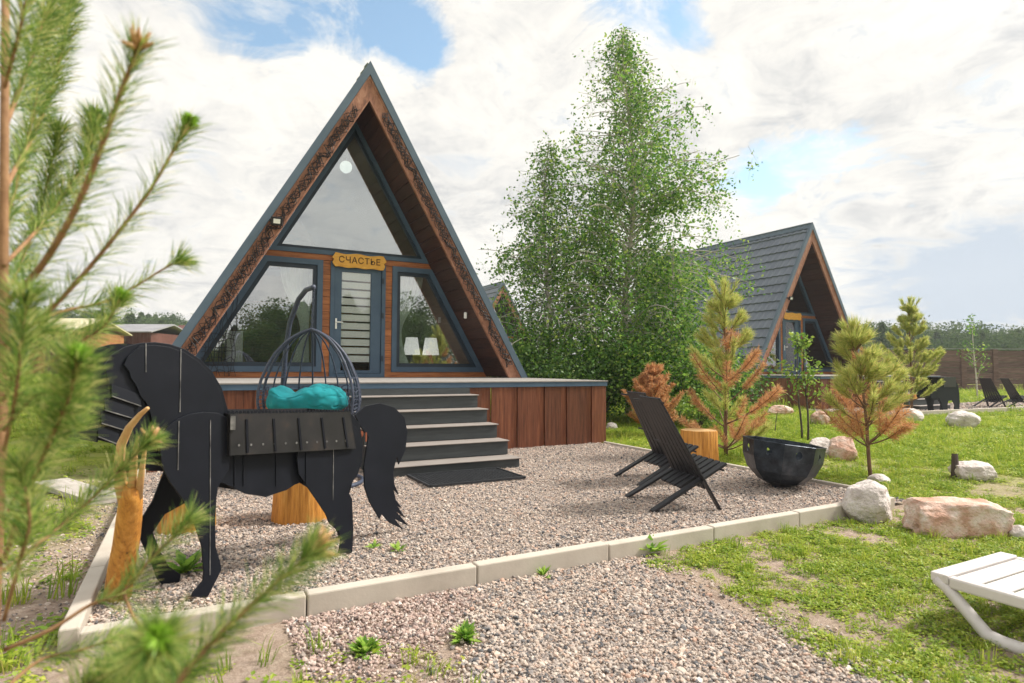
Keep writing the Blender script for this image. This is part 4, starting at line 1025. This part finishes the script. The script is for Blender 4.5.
def young_pine(loc, H, seed, label, dryness, lean=(0,0), spread=.42, dense=1.0, crown0=.12, nw=.0042, nl=.115, allgreen=False, cat='pine tree', mat_=None, tophair=1.0):
    r = np.random.default_rng(seed); root = empty('young_pine', loc, 0, label, cat, 'young pines on the lawn')
    tr = MB(); zz = np.linspace(0, H*.93, 14)
    spine = [Vector((lean[0]*z+.015*math.sin(z*4+seed), lean[1]*z+.015*math.cos(z*3), z)) for z in zz]
    tr.tube(spine, [(.021*H/2)*(1-.75*i/13)+.004 for i in range(14)], 9); 
    def at_(z): i = min(int(z/(H*.93)*13), 12); f = z/(H*.93)*13-i; return spine[i].lerp(spine[i+1], f)
    Gn = []; Dn = []; z = H*crown0; 
    wh = 0
    while z < H*.90:
        k = (z/H); blen = max(.10, spread*H*(1-k)**.85*(.55+.45*min(1,k*4+.3)))
        nb = int(r.integers(5,8)); a0 = r.uniform(0,6.28)
        for b_ in range(nb):
            a = a0+b_*2*math.pi/nb+r.normal(0,.18); bl = blen*r.uniform(.7,1.12); el = r.uniform(.12,.5)+k*.6
            st_ = at_(z+r.normal(0,.02)); pts_ = []
            for i in range(6):
                s_ = i/5; pts_.append(st_ + Vector((math.cos(a)*bl*s_*math.cos(el), math.sin(a)*bl*s_*math.cos(el), bl*(math.sin(el)*s_+.32*s_*s_))))
            tr.tube(pts_, [.008*(1-.7*i/5)+.0015 for i in range(6)], 5, False)
            subs = [(pts_, .45, 1.0)]
            for sb in range(int(r.integers(1,4))):
                s_ = r.uniform(.35,.85); i = int(s_*5); q = pts_[i]; a2 = a+r.choice([-1,1])*r.uniform(.5,.9); l2 = bl*(1-s_)*r.uniform(.6,1.0)+.04
                pp = [q + Vector((math.cos(a2)*l2*u, math.sin(a2)*l2*u, l2*(.55*u+.2*u*u))) for u in np.linspace(0,1,4)]
                tr.tube(pp, [.004,.003,.0025,.0015], 4, False); subs.append((pp, .15, 1.0))
            dry = r.random() < dryness*np.clip(1.25-k*1.5, .03, 1)
            for (pp, s0, s1) in subs:
                ll = sum((pp[i+1]-pp[i]).length for i in range(len(pp)-1)); n_ = int(ll*430*dense)+16
                c, tn = sample_poly(pp, s0, s1, n_, r); (Dn if dry else Gn).append(needles(c, tn, nl*(.75 if dry else 1), nw, .62 if not dry else .95, r, .18 if not dry else -.05))
                if not dry:
                    c, tn = sample_poly(pp, .8, 1.0, int(28*dense), r); Gn.append(needles(c, tn, nl*1.15, nw, .40, r, .25))
        z += H*r.uniform(.115,.15)*(1-.2*k); wh += 1
    top = [at_(H*.80), at_(H*.86), spine[-1], spine[-1]+Vector((0,0,H*.06))]
    c, tn = sample_poly(top, .1, 1, int(420*dense*tophair), r); Gn.append(needles(c, tn, nl*1.4, nw, .45, r, .35))
    for b_ in range(5):
        a = b_*1.256+.3; q = at_(H*.88); pp = [q + Vector((math.cos(a)*.09*H*u*(1-.2*u), math.sin(a)*.09*H*u*(1-.2*u), H*.11*u)) for u in np.linspace(0,1,4)]
        c, tn = sample_poly(pp, .1, 1, int(90*dense*tophair), r); Gn.append(needles(c, tn, nl*1.2, nw, .4, r, .3)); tr.tube(pp, .004, 4, False)
    tr.build('trunk', M['bark_pine'], root, smooth=True)
    gm = npmesh('foliage', np.vstack(Gn), 4, mat_ or M['needle2'], root)
    if Dn: npmesh('dry_foliage', np.vstack(Dn), 4, M['dry'], root)
    return root
q = G(727, 458, 0); young_pine((q.x, q.y, 0), 2.35, 3, 'tallest young pine, orange lower needles, behind the stump seat', .66, (-.005,.0), .38, 1.1, .05)
q = G(873, 479, 0); young_pine((q.x, q.y, 0), 1.68, 5, 'young pine with bare lower stem right of the fire bowl', .60, (-.11,.05), .40, 1.0, crown0=.22)
q = G(912, 414, 0); young_pine((q.x, q.y, 0), 3.1, 7, 'green young pine by the far kerb, before the bear grill', .0, (0,0), .36, .8, .12, .009, .13)
q = G(652, 436, 0); o = young_pine((q.x, q.y, 0), 1.22, 9, 'small dead orange pine beside the deck corner', 9, (0,0), .60, 1.0, .12, .007, .09, mat_=M['dry'])
q = G(770, 402, 0); young_pine((q.x, q.y, 0), 2.0, 13, 'young pine with rusty top close to the second deck', .5, (0,0), .30, .8, .12, .009, .12)

# the out-of-focus pine beside the camera
def near_pine():
    r = np.random.default_rng(21); o0 = P(2, 300, .92); base = Vector((o0.x, o0.y, 0)); root = empty('foreground_pine', base, 0, 'blurred near pine with long needles filling the left edge', 'pine tree')
    def p_(x, y, d): return P(x, y, d) - base
    tk = MB(); top = p_(6, -60, .95); tk.tube([(0,0,0), p_(2,420,.94), p_(4,200,.95), top], [.014,.008,.0062,.005], 10)
    tk.build('trunk', M['twig'], root, smooth=True)
    br = [  # (polyline px,py,depth), radius, needles per m, needle start
        ([(4,305,.93),(40,268,.90),(75,210,.86),(100,150,.84),(120,95,.82),(138,48,.80)], .0055, 640, .12, 'bud'),
        ([(4,345,.93),(50,310,.95),(100,255,.97),(150,190,.99),(186,128,1.0)], .0045, 460, .22, 'green'),
        ([(4,130,.95),(30,60,1.05),(50,0,1.1),(60,-50,1.12)], .004, 1600, .1, None),
        ([(4,190,.95),(40,120,1.2),(62,50,1.25),(70,0,1.3)], .004, 1500, .1, None),
        ([(4,265,.94),(50,215,1.15),(85,160,1.2),(95,120,1.22)], .0035, 1500, .2, 'green'),
        ([(4,335,.94),(60,312,1.05),(110,300,1.1),(165,268,1.15),(178,262,1.16)], .003, 500, .3, None),
        ([(4,350,.94),(50,340,1.3),(95,330,1.4),(120,300,1.45)], .003, 500, .2, None),
        ([(4,560,.93),(25,500,.86),(50,440,.80),(68,400,.77),(77,362,.75)], .0042, 1500, .1, 'green'),
        ([(4,570,.93),(50,535,1.05),(90,500,1.1),(125,465,1.14),(150,440,1.16)], .0035, 1200, .2, 'bud'),
        ([(4,650,.93),(50,630,.95),(90,605,.98),(123,592,1.0),(150,560,1.02),(175,535,1.04),(190,520,1.05)], .0035, 750, .35, None),
        ([(123,592,1.0),(135,620,.97),(150,640,.95)], .003, 300, .1, None),
        ([(140,760,.66),(180,680,.68),(230,625,.71),(280,580,.74),(312,552,.76)], .0045, 1500, .0, 'budbig'),
        ([(30,760,.75),(70,700,.74),(115,670,.72),(150,650,.62),(158,640,.56)], .004, 1700, .25, 'green'),
        ([(4,690,.9),(40,660,.95),(80,650,1.0),(110,640,1.05)], .003, 700, .2, None),
        ([(4,620,.93),(20,560,.8),(30,520,.78),(20,470,.76)], .003, 700, .2, None),
        ([(4,400,.94),(25,350,.9),(45,330,.88)], .003, 900, .1, None),
        ([(4,90,.95),(20,30,.9),(30,-20,.9)], .003, 1500, .1, None),
        ([(4,740,.9),(60,720,.85),(110,700,.82),(170,690,.8)], .003, 1000, .2, None),
        ([(4,230,.95),(20,170,1.1),(34,110,1.15),(44,60,1.2),(52,20,1.2)], .003, 1500, .0, None),
        ([(4,300,.95),(30,240,1.15),(48,180,1.2),(58,130,1.22)], .003, 1500, .1, None),
        ([(4,430,.93),(30,400,.85),(50,392,.82),(66,398,.8)], .003, 1100, .2, None),
        ([(4,520,.93),(30,470,.95),(50,450,.97),(66,436,.98),(74,425,.98)], .003, 1100, .2, None),
        ([(4,450,.93),(15,400,.8),(22,340,.78),(26,300,.77)], .003, 1000, .2, None),
        ([(100,760,.72),(120,720,.72),(135,690,.72),(165,670,.73)], .003, 1200, .2, None),
        ([(4,380,.93),(40,368,1.0),(75,345,1.04),(105,325,1.05),(118,302,1.06)], .003, 500, .3, 'green'),
    ]
    for i, (pl, rad, dens, s0, tip) in enumerate(br):
        pp = [p_(*q) for q in pl]
        # smooth the polyline
        fine = []
        for k in range(len(pp)-1):
            a = pp[max(k-1,0)]; b = pp[k]; c = pp[k+1]; d = pp[min(k+2,len(pp)-1)]
            for u in np.linspace(0,1,5)[:-1]:
                fine.append(.5*((2*b)+(-a+c)*u+(2*a-5*b+4*c-d)*u*u+(-a+3*b-3*c+d)*u**3))
        fine.append(pp[-1])
        m_ = len(fine); bo = MB().tube(fine, [rad*(1-.55*j/m_) for j in range(m_)], 7).build('branch', M['twig'], root, smooth=True)
        ll = sum((fine[j+1]-fine[j]).length for j in range(m_-1)); n_ = int(ll*dens*1.65)
        c, tn = sample_poly(fine, s0, 1.0, n_, r); V = [needles(c, tn, .052, .0013, .80, r, .05)]
        c, tn = sample_poly(fine, .86, 1.0, int(60+dens*.04), r); V.append(needles(c, tn, .045, .0013, .55, r, .1))
        npmesh('needles', np.vstack(V), 4, M['needle'], bo)
        tipd = (fine[-1]-fine[-3]).normalized()
        if tip in ('bud','budbig'):
            b = MB(); k = 1.0 if tip == 'bud' else 1.25
            for a in range(7):
                v = (tipd + Vector(r.normal(0,.42,3))).normalized(); b.tube([fine[-1], fine[-1]+v*.012*k, fine[-1]+v*.028*k], [.0042*k,.0042*k,.001], 6)
            b.build('bud', M['bud'], bo, smooth=True)
        if tip == 'green':
            c, tn = sample_poly([fine[-1], fine[-1]+tipd*.016], 0, 1, 260, r); npmesh('fresh_shoot', needles(c, tn, .017, .0026, .9, r, .1), 4, M['budgreen'], bo)
            MB().tube([fine[-1]-tipd*.012, fine[-1]+tipd*.012], [.004,.0045], 6).build('bud', M['bud'], bo)
    return root
near_pine()

# birches and bushes
from mathutils import noise as mnoise
def birch(loc, H, seed, label, prof, nbr, leaf, nleaf, name='birch_tree', cat='birch tree', z0=.09, bark='bark_birch', lm='birchleaf', grp=None, lean=(0,0)):
    r = np.random.default_rng(seed); root = empty(name, loc, 0, label, cat, grp)
    tr = MB(); zz = np.linspace(0, H*.95, 22)
    sp = [Vector((lean[0]*z+.10*math.sin(z*.7+seed)*min(1,z/3), lean[1]*z+.10*math.cos(z*.9+seed)*min(1,z/3), z)) for z in zz]
    tr.tube(sp, [.017*H*(1-.92*(i/21)**.8)*.55+.006 for i in range(22)], 10)
    def at_(z): t = z/(H*.95)*21; i = min(int(t), 20); return sp[i].lerp(sp[i+1], t-i)
    cen = []
    for b_ in range(nbr):
        u = (b_+r.random())/nbr; z = H*(z0+(.97-z0)*u**1.05); a = b_*2.399+r.normal(0,.35); R = prof(z/H)*(r.uniform(.50,1.0) if r.random() < .7 else r.uniform(1.0,1.18))
        el = r.uniform(.45,.95); st_ = at_(min(z*.97,H*.94)); pts_ = []
        for i in range(8):
            s_ = i/7; pts_.append(st_ + Vector((math.cos(a)*R*s_, math.sin(a)*R*s_, R*(math.tan(el)*.8*s_ - .55*s_*s_))))
        tr.tube(pts_, [.011*(R/2+.4)*(1-.8*i/7)+.002 for i in range(8)], 5, False)
        ntw = int(7+R*9)
        for t_ in range(ntw):
            s_ = r.uniform(.18,1.0); i = min(int(s_*7),6); q = pts_[i].lerp(pts_[i+1], s_*7-i); q = q + Vector(r.normal(0,.10+.10*R*.3,3))
            if mnoise.noise(q*.95+Vector((seed*7.3,0,0))) < -.12 and r.random() < .8: continue
            dl = r.uniform(.18,.62)*(.6+.4*R/2); m_ = max(3, int(nleaf*dl*r.uniform(.5,1.4)*(1-.45*max(0,u-.55)/.45)))
            tt_ = r.random(m_); side = Vector(r.normal(0,.16,3))
            pth = np.array(q)[None,:] + np.outer(tt_, np.array([side.x+math.cos(a)*.12, side.y+math.sin(a)*.12, -dl])) + r.normal(0,.05,(m_,3)); cen.append(pth)
            if r.random() < .35: tr.tube([q, q+Vector((side.x,side.y,-dl))], [.0035,.0015], 3, False)
    tr.build('trunk', M[bark], root, smooth=True)
    C = np.vstack(cen); C = C[C[:,2] > .05]
    npmesh('crown', leaf_cards(C, leaf, r), 4, M[lm], root)
    return root
q1 = P(629, 415, 14.6)
def pmain(k): return 2.6*np.interp(k, [0,.08,.25,.45,.6,.75,.9,1], [.75,.9,1.0,.95,.78,.52,.23,.03])
birch((q1.x, q1.y, 0), 10.2, 4, 'tall birch with airy hanging foliage between the two cabins', pmain, 320, .088, 25)
q2 = P(549, 400, 14.0)
def pleft(k): return 2.0*np.interp(k, [0,.15,.4,.7,.9,1], [.9,1,.85,.5,.20,.04])
birch((q2.x, q2.y, 0), 6.9, 8, 'lower birch left of the tall one, behind the deck corner', pleft, 190, .086, 17, grp=None)
q3 = P(680, 400, 13.4)
birch((q3.x, q3.y, 0), 4.2, 9, 'bushy birch right of the tall one, before the tiled roof', lambda k: 1.25*np.interp(k, [0,.15,.45,.75,1], [.9,1,.9,.55,.1]), 95, .088, 25)
def bush(loc, rad, h, n, leaf, lm, label, seed, name='bush', cat='bush', grp='bushes behind the deck'):
    r = np.random.default_rng(seed); root = empty(name, loc, 0, label, cat, grp); st_ = MB(); cen = []
    for k in range(14):
        a = r.uniform(0,6.28); l = r.uniform(.5,1); tip = Vector((math.cos(a)*rad*l*.8, math.sin(a)*rad*l*.8, h*r.uniform(.55,1)*(1-.35*l)))
        p = [Vector((0,0,0)).lerp(tip, u)+Vector((0,0,.12*h*math.sin(u*3.1))) for u in np.linspace(0,1,5)]; st_.tube(p, [.014,.011,.008,.005,.002], 5, False)
        m_ = n//14; cc = r.normal(0,1,(m_,3))*np.array([rad*.24,rad*.24,h*.15]) + np.array(tip); cen.append(cc); 
        u_ = r.uniform(.3,1,m_//2)[:,None]; cen.append(np.array(tip)[None,:]*u_ + r.normal(0,.12*rad,(m_//2,3)))
    st_.build('stems', M['bark_dark'], root); C = np.vstack(cen); C[:,2] = np.abs(C[:,2])+.03
    npmesh('crown', leaf_cards(C, leaf, r), 4, M[lm], root); return root
for (x, y, d, rad, h, n, lm, lb, sd) in [
    (540,420,13.2,.95,2.35,4200,'bushleaf','tall leafy bush beside the right roof edge of the nearest cabin',30),
    (556,420,12.7,1.15,1.9,5200,'bushleaf','dark round bush just behind the right end of the deck',31),
    (600,420,13.2,1.4,2.2,6000,'bushleaf','dark bush under the left side of the tall birch',32),
    (672,420,13.0,1.3,2.2,6000,'bushleaf','dark bush under the right side of the tall birch',33),
    (718,415,14.5,1.2,1.9,4500,'bushleaf','dark bush below the tiled roof of the second cabin',34),
    (698,418,11.8,.62,.78,1900,'brightleaf','low bright green bush behind the dead orange pine',35)]:
    q = P(x, y, d); bush((q.x, q.y, 0), rad, h*.92, int(n*.8), .085 if lm == 'bushleaf' else .06, 'birchleaf' if sd in (30,32,33) else lm, lb, sd)

def sapling(loc, H, n, leaf, lm, label, seed, bark='bark_dark', stems=1, bare=.3, grp=None, wid=.25, cat='sapling'):
    r = np.random.default_rng(seed); root = empty('sapling', loc, 0, label, cat, grp); tr = MB(); cen = []
    for s_ in range(stems):
        b0 = Vector((r.normal(0,.08)*(stems>1), r.normal(0,.08)*(stems>1), 0)); ln = Vector((r.normal(0,.06), r.normal(0,.06), 1))
        tr.tube([b0+ln*(H*u)+Vector((.03*math.sin(u*7+s_),0,0)) for u in np.linspace(0,1,9)], [.016*H/1.7*(1-.85*u)+.003 for u in np.linspace(0,1,9)], 7)
        for k in range(int(18/stems)+3):
            u = bare+(1-bare)*r.random(); a = r.uniform(0,6.28); l = wid*H*(1.05-u)*r.uniform(.6,1.3)+.06; q = b0+ln*(H*u); e = q+Vector((math.cos(a)*l, math.sin(a)*l, l*r.uniform(.5,1.2)))
            tr.tube([q, q.lerp(e,.5)+Vector((0,0,.03)), e], [.006,.004,.002], 4, False)
            m_ = max(2, n//(18*stems)); t_ = r.uniform(.25,1.05,m_)[:,None]; cen.append(np.array(q)[None]*(1-t_)+np.array(e)[None]*t_ + r.normal(0,.045*H/1.7,(m_,3)))
    tr.build('trunk', M[bark], root, smooth=True); npmesh('crown', leaf_cards(np.vstack(cen), leaf, r), 4, M[lm], root); return root
q = G(813, 441, 0); sapling((q.x, q.y, 0), 1.75, 900, .07, 'brightleaf', 'bright green leafy sapling with two thin stems behind the fire bowl', 41, stems=2)
q = P(977, 385, 24); sapling((q.x, q.y, 0), 3.3, 260, .10, 'birchleaf', 'thin pale-stemmed tree rising above the far fence', 42, bark='bark_birch', bare=.22, wid=.22)
q = G(775, 433, 0); o = MB().tube([(0,0,0),(.03,.01,.15),(.10,.02,.38)], [.012,.010,.006], 6).build('dead_stem', M['bark_dark']); o.location = (q.x,q.y,0); tag(o, 'short bare dead stem on the lawn left of the sapling', 'dead stem')
# weeds in the gravel and along the kerb
def weed(px, py, z, size, nl, label, seed, tall=.6):
    q = G(px, py, z); r = np.random.default_rng(seed); root = empty('weed', (q.x, q.y, z), 0, label, 'weed', 'weeds growing in the gravel'); V = []
    for i in range(nl):
        a = r.uniform(0,6.28); el = r.uniform(.2,1.25)*tall/.6; d = np.array([math.cos(a)*math.cos(el), math.sin(a)*math.cos(el), math.sin(el)]); s_ = np.array([-math.sin(a), math.cos(a), 0]); L_ = size*r.uniform(.5,1.1); w = L_*r.uniform(.13,.22)
        b0 = d*L_*.25*r.random(); m_ = b0+d*L_*.5; e = b0+d*L_+np.array([math.cos(a),math.sin(a),-1])*L_*.15
        V += [b0, m_+s_*w, e, m_-s_*w]
    npmesh('leaves', np.array(V), 4, M['weedleaf'], root)
    MB().tube([(0,0,-.01),(0,0,size*.35)], [.005,.003], 6).build('stem', M['weedleaf'], root)
    return root
weed(186, 572, .035, .13, 60, 'large leafy weed behind the front hoof of the horse grill', 1)
weed(398, 551, .035, .07, 16, 'small weed in the gravel right of the rear hoof', 2)
weed(374, 548, .035, .06, 14, 'smallest weed in the gravel by the rear hoof', 3)
weed(543, 577, .0, .07, 22, 'thin upright weed at the kerb foot, middle of the photo', 4, .9)
weed(650, 553, .0, .12, 60, 'broad weed climbing over the kerb where the lawn starts', 5, .7)
weed(466, 641, .0, .075, 110, 'bushy weed on the bare soil left of the gravel path', 6, .7)
weed(365, 655, .0, .075, 110, 'wide weed on the bare soil at the lower left', 7, .7)
weed(544, 446, .03, .10, 12, 'small pale weed against the right deck cladding', 8)

# ------------------------------------------------------------------ far right: fence, bear grill
f0 = G(868, 391, 0); f1 = G(1060, 392, 0); fd = (f1-f0); FL = fd.length; fd.normalize()
t = empty('board_fence', f0, math.atan2(fd.y, fd.x), 'long dark brown horizontal board fence on the far right', 'fence'); FH = 2.32
pn = MB(); npost = 7; r = random.Random(3)
for i in range(6):
    x0 = FL*i/6; x1 = FL*(i+1)/6; z = .08
    for k in range(7):
        hh = FH/7.3; pn.box(x0+.1, x1-.1, r.uniform(-.02,.02), .045, z, z+hh-.02); z += hh
pn.build('panel', M['fence'], t)
for i in range(7): MB().box(FL*i/6-.14, FL*i/6+.14, -.06, .14, 0, FH+.04).build('post', M['fence'], t)
MB().box(-.1, FL+.1, -.08, .16, FH+.045, FH+.08).build('top_cap', M['roofgrey'], t)

bo_ = G(936, 412, .03); bear = empty('bear_grill', bo_, 0, 'black bear-shaped steel grill on the far yard behind a pine', 'grill')
hb = (rt0*.9 + Vector((fw.x,fw.y,0)).normalized()*.42).normalized(); nb_ = Vector((hb.y,-hb.x,0))
bear_px = [(-.98,.42),(-1.0,.50),(-.90,.62),(-.80,.72),(-.76,.80),(-.68,.78),(-.55,.86),(-.40,.97),(-.2,.93),(.05,.95),(.28,.90),(.42,.76),(.49,.52),(.50,.25),(.47,.06),(.52,0),(.20,0),(.22,.22),(.10,.34),(-.10,.33),(-.16,.2),(-.14,0),(-.46,0),(-.42,.10),(-.48,.28),(-.58,.40),(-.72,.44),(-.86,.38)]
for off, nm in ((0,'body'), (.36,'far_body')):
    MB().prism([hb*x*.86 - nb_*off*-1 + Vector((0,0,z)) for x, z in bear_px], nb_*.015).build(nm, M['black'], bear)
for (x, z) in ((-.4,.95),(.1,.93),(.40,.76),(.47,.4)): MB().bar(hb*x*.86+Vector((0,0,z)), hb*x*.86+nb_*.37+Vector((0,0,z)), .06, .012).build('cross_strip', M['black'], bear)
MB().prism([hb*-.3+Vector((0,0,.7))-nb_*.02, hb*.25+Vector((0,0,.7))-nb_*.02, hb*.25+Vector((0,0,.97))-nb_*.02, hb*-.3+Vector((0,0,.97))-nb_*.02], nb_*.41).build('fire_box', M['scorched'], bear)

# ------------------------------------------------------------------ far left: sheds, fence, awning
def shed(x0, x1, d, ytop, yeave, wm, rm, label, name='shed', dp=5):
    a = P(x0, 366, d); b = P(x1, 366, d); u = (b-a); u.z = 0; ln = u.length; u.normalize(); base = Vector((a.x, a.y, 0)); gz = float(gh(a.x, a.y))
    zt = CAM.z+(368-ytop)*d/F_PX; ze = CAM.z+(368-yeave)*d/F_PX
    root = empty(name, (base.x, base.y, 0), math.atan2(u.y,u.x), label, 'shed')
    wl = MB(); n_ = int(ln/.25)
    for i in range(n_): wl.box(ln*i/n_+.006, ln*(i+1)/n_-.006, 0, .05, gz-.1, ze-.02)
    wl.box(0, ln, .06, dp, gz-.1, ze-.03); wl.build('wall', wm, root)
    r_ = MB(); r_.prism([(-.3,-.45,ze-.05),(-.3,dp/2,zt),(-.3,dp+.45,ze-.05),(-.3,dp+.45,ze+.03),(-.3,dp/2,zt+.10),(-.3,-.45,ze+.03)], (ln+.6,0,0)); r_.build('roof', rm, root)
    MB().box(ln*.4,ln*.4+1.0,-.03,-.002,gz,min(gz+2.0,ze-.1)).build('door', M['shedred'], root)
    return root
shed(92, 150, 44, 325, 334, M['shedred'], M['roofgrey'], 'long low shed with grey sheet roof above the head of the horse')
shed(28, 72, 38, 319, 333, M['shedwood'], M['tarp'], 'orange shed with pale yellowish roof seen through pine needles')
shed(166, 196, 50, 326, 335, M['shedwood'], M['shedred'], 'small orange hut with dark red roof beside the cabin edge')
a = P(62, 352, 31); b = P(178, 352, 31); u = b-a; u.z = 0; ln = u.length; u.normalize(); gz = float(gh(a.x,a.y))
t = empty('picket_fence', (a.x,a.y,gz-.1), math.atan2(u.y,u.x), 'orange upright board fence behind the head of the horse', 'fence'); pk_ = MB(); n_ = int(ln/.16); r = random.Random(6)
for i in range(n_): pk_.box(i*.16, i*.16+.135, 0, .03, 0, 1.72+r.uniform(-.04,.04))
pk_.build('pickets', M['shedwood'], t)
for zz in (.4,1.3): MB().box(0,ln,.032,.08,zz,zz+.1).build('rail', M['shedwood'], t)
q = P(112, 355, 29); t = empty('block_stack', (q.x,q.y,float(gh(q.x,q.y))-.03), -YAW, 'pale stacked blocks before the orange fence above the muzzle', 'block stack'); b = MB()
for i in range(6):
    for k in range(3): b.box(-.3+k*.2,-.115+k*.2,-.2,.2,.28*i,.28*i+.25)
b.build('blocks', M['whitepaint'], t, bevel=.02)
q = P(155, 345, 28); t = MB().tube([(0,0,0),(0,0,1.4),(0,0,1.75),(.0,0,2.0)], [.06,.06,.12,.03], 10).build('white_post', M['whitepaint']); t.location = (q.x,q.y,float(gh(q.x,q.y))-.05); tag(t, 'pale round-headed post before the orange fence', 'post')
q = P(33, 372, 40); gz = float(gh(q.x,q.y)); t = empty('animal_grill', (q.x,q.y,gz), 0, 'small far black animal-shaped grill at the left edge', 'grill')
MB().prism([rt0*x*.55+Vector((0,0,z*.75)) for x, z in bear_px], Vector((fw.x,fw.y,0)).normalized()*.3).build('body', M['black'], t)

# ------------------------------------------------------------------ far wood, on all sides
def forest_tree(seed, kind):
    r = np.random.default_rng(seed); cen = []
    if kind == 0:
        for z in np.linspace(.12,1,46): 
            m_ = 120; a = r.uniform(0,6.28,m_); R = .30*(1-z)**.8+.015; rr = R*np.sqrt(r.random(m_)); cen.append(np.column_stack([rr*np.cos(a), rr*np.sin(a), z-rr*.25+r.normal(0,.012,m_)]))
    else:
        for k in range(40):
            c = r.normal(0,1,3)*np.array([.15,.15,.17])+np.array([0,0,.60]); cen.append(c+np.clip(r.normal(0,.062,(140,3)),-.1,.1))
    C = np.vstack(cen); C = C[C[:,2] > .04]; V = leaf_cards(C, .032, r)
    me = bpy.data.meshes.new('forest_tree'); k = len(V)//4
    me.from_pydata([tuple(v) for v in V], [], [(4*i,4*i+1,4*i+2,4*i+3) for i in range(k)])
    m0 = len(me.vertices); me.update(); return me
FT = [forest_tree(i, i % 2) for i in range(6)]
fp = []; fs_ = []
def row(n, d0, d1, a0, a1, s0, s1):
    for _ in range(n):
        d = rng.uniform(d0, d1); px = rng.uniform(a0, a1); th = YAW + math.atan((px-512)/F_PX) if -2000 < px < 3000 else px
        fp.append((CAM.x+math.sin(th)*d, CAM.y+math.cos(th)*d, 0)); s = rng.uniform(s0, s1); fs_.append((s,s,s))
# ahead: left hill and right wood
for _ in range(420):
    px = rng.uniform(-150, 330); d = rng.uniform(110, 240); th = YAW+math.atan((px-512)/F_PX); top = np.interp(px, [-150,60,100,150,200,330],[318,312,312,314,319,322]) + rng.uniform(0,22)
    h = rng.uniform(9,15); dz = d*math.cos(th-YAW); zt = CAM.z+(368-top)*dz/F_PX
    fp.append((CAM.x+math.sin(th)*d, CAM.y+math.cos(th)*d, zt-h)); fs_.append((h,h,h))
for _ in range(520):
    px = rng.uniform(740, 1250); d = rng.uniform(85, 230); th = YAW+math.atan((px-512)/F_PX); top = np.interp(px, [740,860,880,940,1000,1250],[330,326,324,330,328,322]) + rng.uniform(0,20) + (rng.random()<.1)*-6
    h = rng.uniform(9,15); dz = d*math.cos(th-YAW); zt = CAM.z+(368-top)*dz/F_PX
    fp.append((CAM.x+math.sin(th)*d, CAM.y+math.cos(th)*d, zt-h)); fs_.append((h,h,h))
# behind the camera: what the window panes mirror
for _ in range(150):
    phi = rng.uniform(-.55, .62); d = rng.uniform(22, 46); x = CAM.x+phi*d; y = CAM.y-d
    h = float(np.interp(phi, [-.5,-.1,.04,.12,.25,.6], [3.5,2.6,2.8,4.6,6.4,6.0]))*(d+11)/42*rng.uniform(.75,1.1)
    fp.append((x, y, -.1)); fs_.append((h*1.25,h*1.25,h))
n = len(fp); scatter('forest', np.array(fp), np.column_stack([np.zeros(n), np.zeros(n), rng.uniform(0,6.28,n)]), np.array(fs_), rng.integers(0,6,n), FT, M['forest1'])
# wooded rise under the far trees so they stand on ground
hb_ = MB(); 
def hill(px0, px1, n_, d0, d1, top_fn, name):
    m_ = MB(); prof = [(0,-.5),(.35,.55),(.7,.9),(1,1.0),(1.5,.0)]
    vs = []; 
    for i in range(n_+1):
        px = px0+(px1-px0)*i/n_; th = YAW+math.atan((px-512)/F_PX)
        for t, k in prof:
            d = d0+(d1-d0)*t; dz = d1*math.cos(th-YAW); zt = max(.5, CAM.z+(368-top_fn(px))*dz/F_PX); vs.append((CAM.x+math.sin(th)*d, CAM.y+math.cos(th)*d, zt*k if k > 0 else -1))
    w_ = len(prof); m_.add(vs, [(i*w_+j,(i+1)*w_+j,(i+1)*w_+j+1,i*w_+j+1) for i in range(n_) for j in range(w_-1)])
    return tag(m_.build(name, M['ground'], smooth=True), kind='structure')
hill(-400, 400, 30, 80, 230, lambda p: 338+3*math.sin(p*.02), 'hill')
hill(700, 1400, 30, 80, 230, lambda p: 345+2*math.sin(p*.03), 'far_slope')

# ------------------------------------------------------------------ air
m, nt_, out = newmat('air'); v = nt_.nodes.new('ShaderNodeVolumePrincipled'); v.inputs['Color'].default_value = (.86,.92,1,1); v.inputs['Density'].default_value = .0009; v.inputs['Anisotropy'].default_value = .2
nt_.links.new(v.outputs[0], out.inputs['Volume'])
tag(MB().box(-180, 420, -140, 330, -2.5, 60).build('haze', m), kind='stuff')
